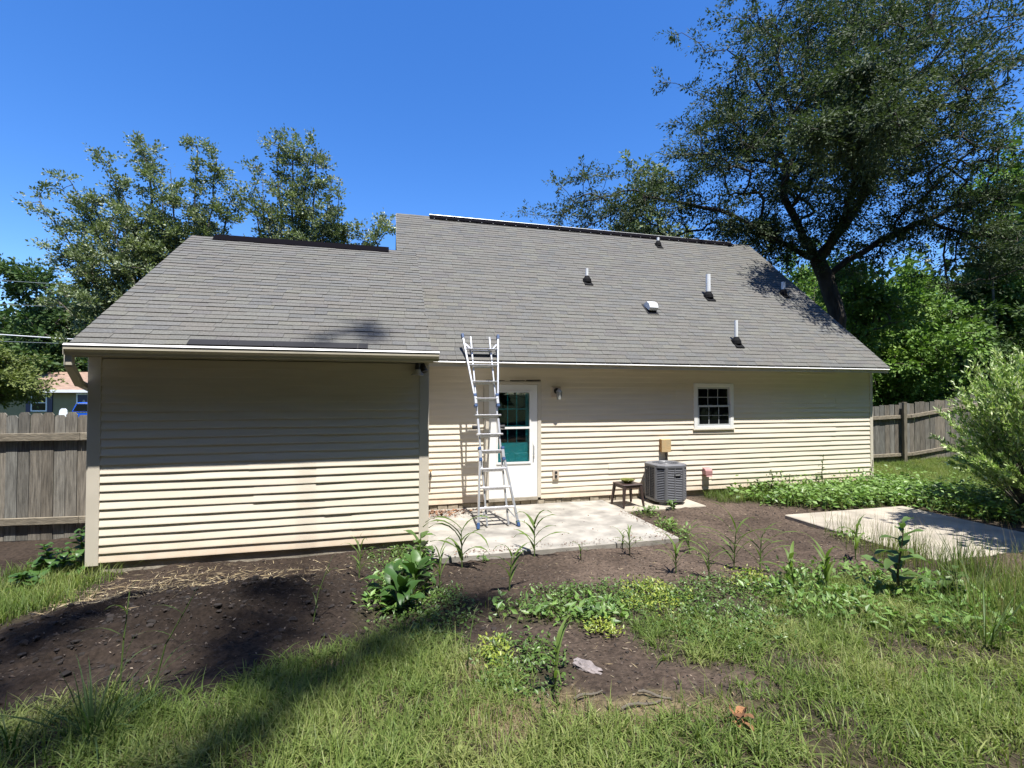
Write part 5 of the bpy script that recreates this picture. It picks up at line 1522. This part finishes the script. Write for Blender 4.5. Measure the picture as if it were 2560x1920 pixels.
for k, (x, y, nl, ll) in enumerate([(-0.40,-4.05,16,0.24),(-0.28,-3.65,16,0.25),(-0.50,-3.72,14,0.23),(-0.20,-3.20,14,0.22),(-0.16,-2.75,10,0.18)]):
    rosette('dock_plant', x, y, DKL[k], 'weed', 500+k, nl, ll, ll*0.42, DK if k < 3 else (0.06, 0.12, 0.026), (0.3, 1.25), (0.6, 1.9), 'dock plants beside the soil mound', zr=0.22)
rosette('milkweed_plant', -0.12, -2.28, 'upright pale green broadleaf weed against the annex corner trim', 'weed', 520, 9, 0.20, 0.085, (0.10, 0.165, 0.045), (0.3, 1.1), (0.5, 1.5), zr=0.34)
rosette('lettuce_weed', 1.21, -4.65, 'dark rosette weed in front of the yellow green mat', 'weed', 521, 12, 0.13, 0.045, (0.07, 0.125, 0.035), (0.2, .9), zr=0.06)
rosette('lettuce_weed', 0.77, -4.39, 'small green rosette weed left of the green mat', 'weed', 522, 10, 0.11, 0.045, (0.07, 0.13, 0.03), (0.2, .9), zr=0.06)
rosette('sprout_weed', 3.80, -0.98, 'leafy pale weed at the pad corner in front of the table', 'weed', 523, 14, 0.12, 0.035, (0.10, 0.16, 0.05), (0.3, 1.2), zr=0.10)
rosette('sprout_weed', 4.35, -0.92, 'bright feathery weed in front of the air conditioner', 'weed', 524, 14, 0.11, 0.04, (0.09, 0.16, 0.035), (0.4, 1.2), zr=0.14)
rosette('sprout_weed', 3.62, -1.98, 'yellow green weed at the right edge of the patio', 'weed', 525, 12, 0.12, 0.05, (0.14, 0.19, 0.05), (0.3, 1.1), zr=0.16)
rosette('sprout_weed', 0.62, -2.62, 'small round leaved weed at the patio front edge', 'weed', 526, 9, 0.07, 0.05, (0.08, 0.14, 0.03), (0.2, 1.0), zr=0.10)
# pokeweed: tall stem with large leaves
def tall_weed(name, x, y, hgt, label, seed, nl, L_, W_, col, lean=(0, 0), stem='leafstem', group=None, cat='weed', tier=0.15):
    r = random.Random(seed); t_ = empty(name, gpt(x, y)); tag(t_, label, cat, group)
    f_ = lambda q: (lean[0]*q+0.03*math.sin(q*5+seed), lean[1]*q+0.02*math.cos(q*4), hgt*q)
    MB().tube([f_(q) for q in np.linspace(-0.05, 1, 8)], list(np.linspace(0.013, 0.004, 8)), 6).obj('stem', stem, t_)
    lf = Leafy()
    for k in range(nl):
        q = tier+(1-tier)*(k+0.5)/nl; a = k*2.4+r.uniform(-.4, .4)
        sz = 1.15-0.75*q
        lf.leaf(f_(q), a, r.uniform(0.1, 0.8), L_*sz*r.uniform(.8, 1.2), W_*sz*r.uniform(.8, 1.2), r.uniform(0.7, 1.6), vary(col, r), 6, 'lance' if W_ < L_*.35 else 'oval')
    lf.obj('leaves', t_)
    return t_
tall_weed('pokeweed', 4.09, -5.05, 0.70, 'tall dark stemmed weed with big hanging leaves before the slab', 600, 14, 0.32, 0.14, (0.095, 0.155, 0.045), (-0.04, 0.0), 'redstem')
tall_weed('pokeweed', 4.35, -5.25, 0.30, 'lower broad leaved weed at the foot of the tall dark one', 601, 9, 0.22, 0.10, (0.07, 0.12, 0.03), (0.06, 0.0), 'leafstem')
tall_weed('wall_weed', 7.0, -0.30, 0.52, 'leafy weed with an upright shoot against the wall right of the pink vent', 602, 16, 0.16, 0.09, (0.075, 0.135, 0.03))
tall_weed('wall_weed', 6.75, -0.22, 0.36, 'dark bushy weed at the foot of the wall', 603, 16, 0.13, 0.075, (0.05, 0.10, 0.028))
tall_weed('wall_weed', 7.35, -0.42, 0.46, 'yellow green sapling weed along the wall', 604, 18, 0.13, 0.055, (0.12, 0.18, 0.04))
tall_weed('wall_weed', 8.35, -0.25, 0.78, 'slender sapling halfway along the right wall', 605, 16, 0.15, 0.06, (0.07, 0.125, 0.035))
tall_weed('wall_weed', 9.65, -0.25, 0.62, 'thin dry weed beside the right corner of the house', 606, 10, 0.10, 0.03, (0.13, 0.14, 0.06), stem='redstem')
tall_weed('wall_weed', 10.6, 1.2, 0.85, 'leafy weed against the fence by the house corner', 607, 18, 0.20, 0.10, (0.065, 0.12, 0.03))
tall_weed('wall_weed', 10.15, 1.6, 1.0, 'trailing vine weed on the fence beside the house corner', 608, 20, 0.14, 0.07, (0.06, 0.11, 0.03))
# vine clump at left corner
for k, (x, y, lb) in enumerate([(-4.05,-1.95,'dark vine with broad leaves at the foot of the left corner trim'),(-4.30,-1.75,'tall vine clump in front of the left fence'),(-4.15,-2.35,'low broad leaf clump by the annex left corner'),(-3.96,-1.70,'climbing vine touching the annex corner')]):
    tall_weed('vine_plant', x, y, (0.36, 0.34, 0.2, 0.5)[k], lb, 620+k, 22, 0.20, 0.13, (0.06, 0.125, 0.03), group='vines at the left corner of the annex', tier=0.02)
# coarse grass clumps in the near left corner
def clump(x, y, hgt, n, label, seed, col, wl=0.014, spread=0.9):
    r = random.Random(seed); t_ = empty('grass_clump', gpt(x, y)); tag(t_, label, 'grass clump')
    lf = Leafy()
    for k in range(n):
        a = r.uniform(0, 6.28); rr = r.uniform(0, 0.10)
        lf.leaf((rr*math.cos(a), rr*math.sin(a), -0.01), a, r.uniform(0.65, 1.45), hgt*r.uniform(.5, 1.1), wl*r.uniform(.7, 1.2), r.uniform(.3, 1.5)*spread, vary(col, r, .3), 6, 'blade')
    lf.obj('leaves', t_, 'blade')
clump(-2.07, -5.40, 0.50, 46, 'coarse long bladed grass clump in the near left corner', 640, (0.075, 0.125, 0.04), 0.013)
clump(-2.42, -5.42, 0.42, 26, 'smaller coarse grass clump at the left frame edge', 641, (0.07, 0.12, 0.035), 0.012)
clump(3.59, -6.0, 0.55, 34, 'tall fine grass clump in the near right corner', 642, (0.09, 0.14, 0.045), 0.010, 0.6)
clump(4.6, -5.3, 0.62, 40, 'tall seeding grass clump in front of the shaded slab', 643, (0.10, 0.14, 0.05), 0.009, 0.5)
clump(5.5, -4.6, 0.60, 40, 'dark tall grass clump at the slab near edge', 644, (0.065, 0.11, 0.035), 0.010, 0.5)
def straw_stalk(x, y, hgt, label, seed, lean):
    r = random.Random(seed); t_ = empty('grass_stalk', gpt(x, y)); tag(t_, label, 'grass stalk', 'lone grass stalks')
    MB().tube([(0, 0, -.02), (lean*.3, 0.02, hgt*.5), (lean, 0.04, hgt)], [0.005, 0.0045, 0.003], 5).obj('stem', 'leafstem', t_)
    lf = Leafy()
    for q in (0.25, 0.55, 0.8): lf.leaf((lean*q, .03*q, hgt*q), r.uniform(0, 6.28), 0.9, hgt*.4, 0.014, 1.4, (0.10, 0.14, 0.05), 5, 'blade')
    lf.leaf((lean, .04, hgt), 0.3, 1.2, 0.10, 0.014, 0.5, (0.14, 0.16, 0.08), 4, 'blade')
    lf.obj('leaves', t_, 'blade')
straw_stalk(-1.12, -4.22, 0.46, 'lone tall grass stalk leaning right on the soil mound', 650, 0.12)
straw_stalk(-2.15, -4.95, 0.62, 'lone upright grass stalk near the left edge', 651, 0.03)
straw_stalk(-1.95, -5.0, 0.55, 'lone grass stalk leaning over the near left clump', 652, 0.2)
straw_stalk(-0.02, -5.3, 0.34, 'bare grass stalk standing in the shadow streak', 653, 0.05)
straw_stalk(-0.86, -2.6, 0.34, 'grey seedy stalk beside the annex wall foot', 654, 0.02)

# bark chunk, dry leaf, sticks
r = random.Random(77)
t_ = MB()
import bmesh as _b
bm = _b.new(); _b.ops.create_icosphere(bm, subdivisions=3, radius=1)
for vv in bm.verts:
    nz = 0.30*(vnoise(np.array(vv.co.x*2.4+5), np.array(vv.co.y*2.4+vv.co.z*3))-0.5)+0.22*(vnoise(np.array(vv.co.x*6), np.array(vv.co.y*6+vv.co.z*6))-0.5)
    vv.co *= (1+float(nz)*1.3); vv.co.x *= 0.11; vv.co.y *= 0.055; vv.co.z *= 0.032
me = bpy.data.meshes.new('bark_chunk'); bm.to_mesh(me); bm.free(); me.materials.append(M['barkchunk'])
o = nobj('bark_chunk', me); o.location = (0.76, -5.5, float(gz(0.76, -5.5))+0.02); o.rotation_euler = (0.1, 0.15, -0.75)
tag(o, 'grey weathered chunk of bark lying on the bare soil', 'bark')
t_ = empty('dry_leaf', (1.21, -6.36, float(gz(1.21, -6.36))+0.03)); tag(t_, 'curled orange brown dead leaf in the near grass', 'leaf')
lf = Leafy()
for k in range(9):
    lf.leaf((r.uniform(-.03, .03), r.uniform(-.03, .03), r.uniform(0.01, .04)), r.uniform(0, 6.28), r.uniform(-.1, .7), r.uniform(.05, .10), r.uniform(.02, .045), r.uniform(-1.5, 2.8), vary((0.22, 0.105, 0.045), r, .4), 5, 'oval')
lf.obj('leaf_blade', t_, 'chip')
for k, (x, y, ln, a, lb) in enumerate([(0.62,-5.82,0.20,0.2,'short pale stick lying below the bark chunk'),(0.86,-6.02,0.26,0.05,'long thin stick in the dirt near the grass'),(0.98,-5.95,0.18,-0.6,'dark stick slanting in the near dirt patch'),(1.05,-4.98,0.13,0.0,'small twig beside the rosette weed')]):
    pts = [(ln*(q-.5)*math.cos(a), ln*(q-.5)*math.sin(a)+0.01*math.sin(q*5), 0.008+0.006*math.sin(q*7)) for q in np.linspace(0, 1, 6)]
    o = MB().tube(pts, [0.007, .008, .0075, .007, .006, .004], 6).obj('stick', 'fencestick' if False else 'bark2'); o.location = gpt(x, y)
    o.location.z += 0.012
    tag(o, lb, 'stick', 'sticks on the dirt')
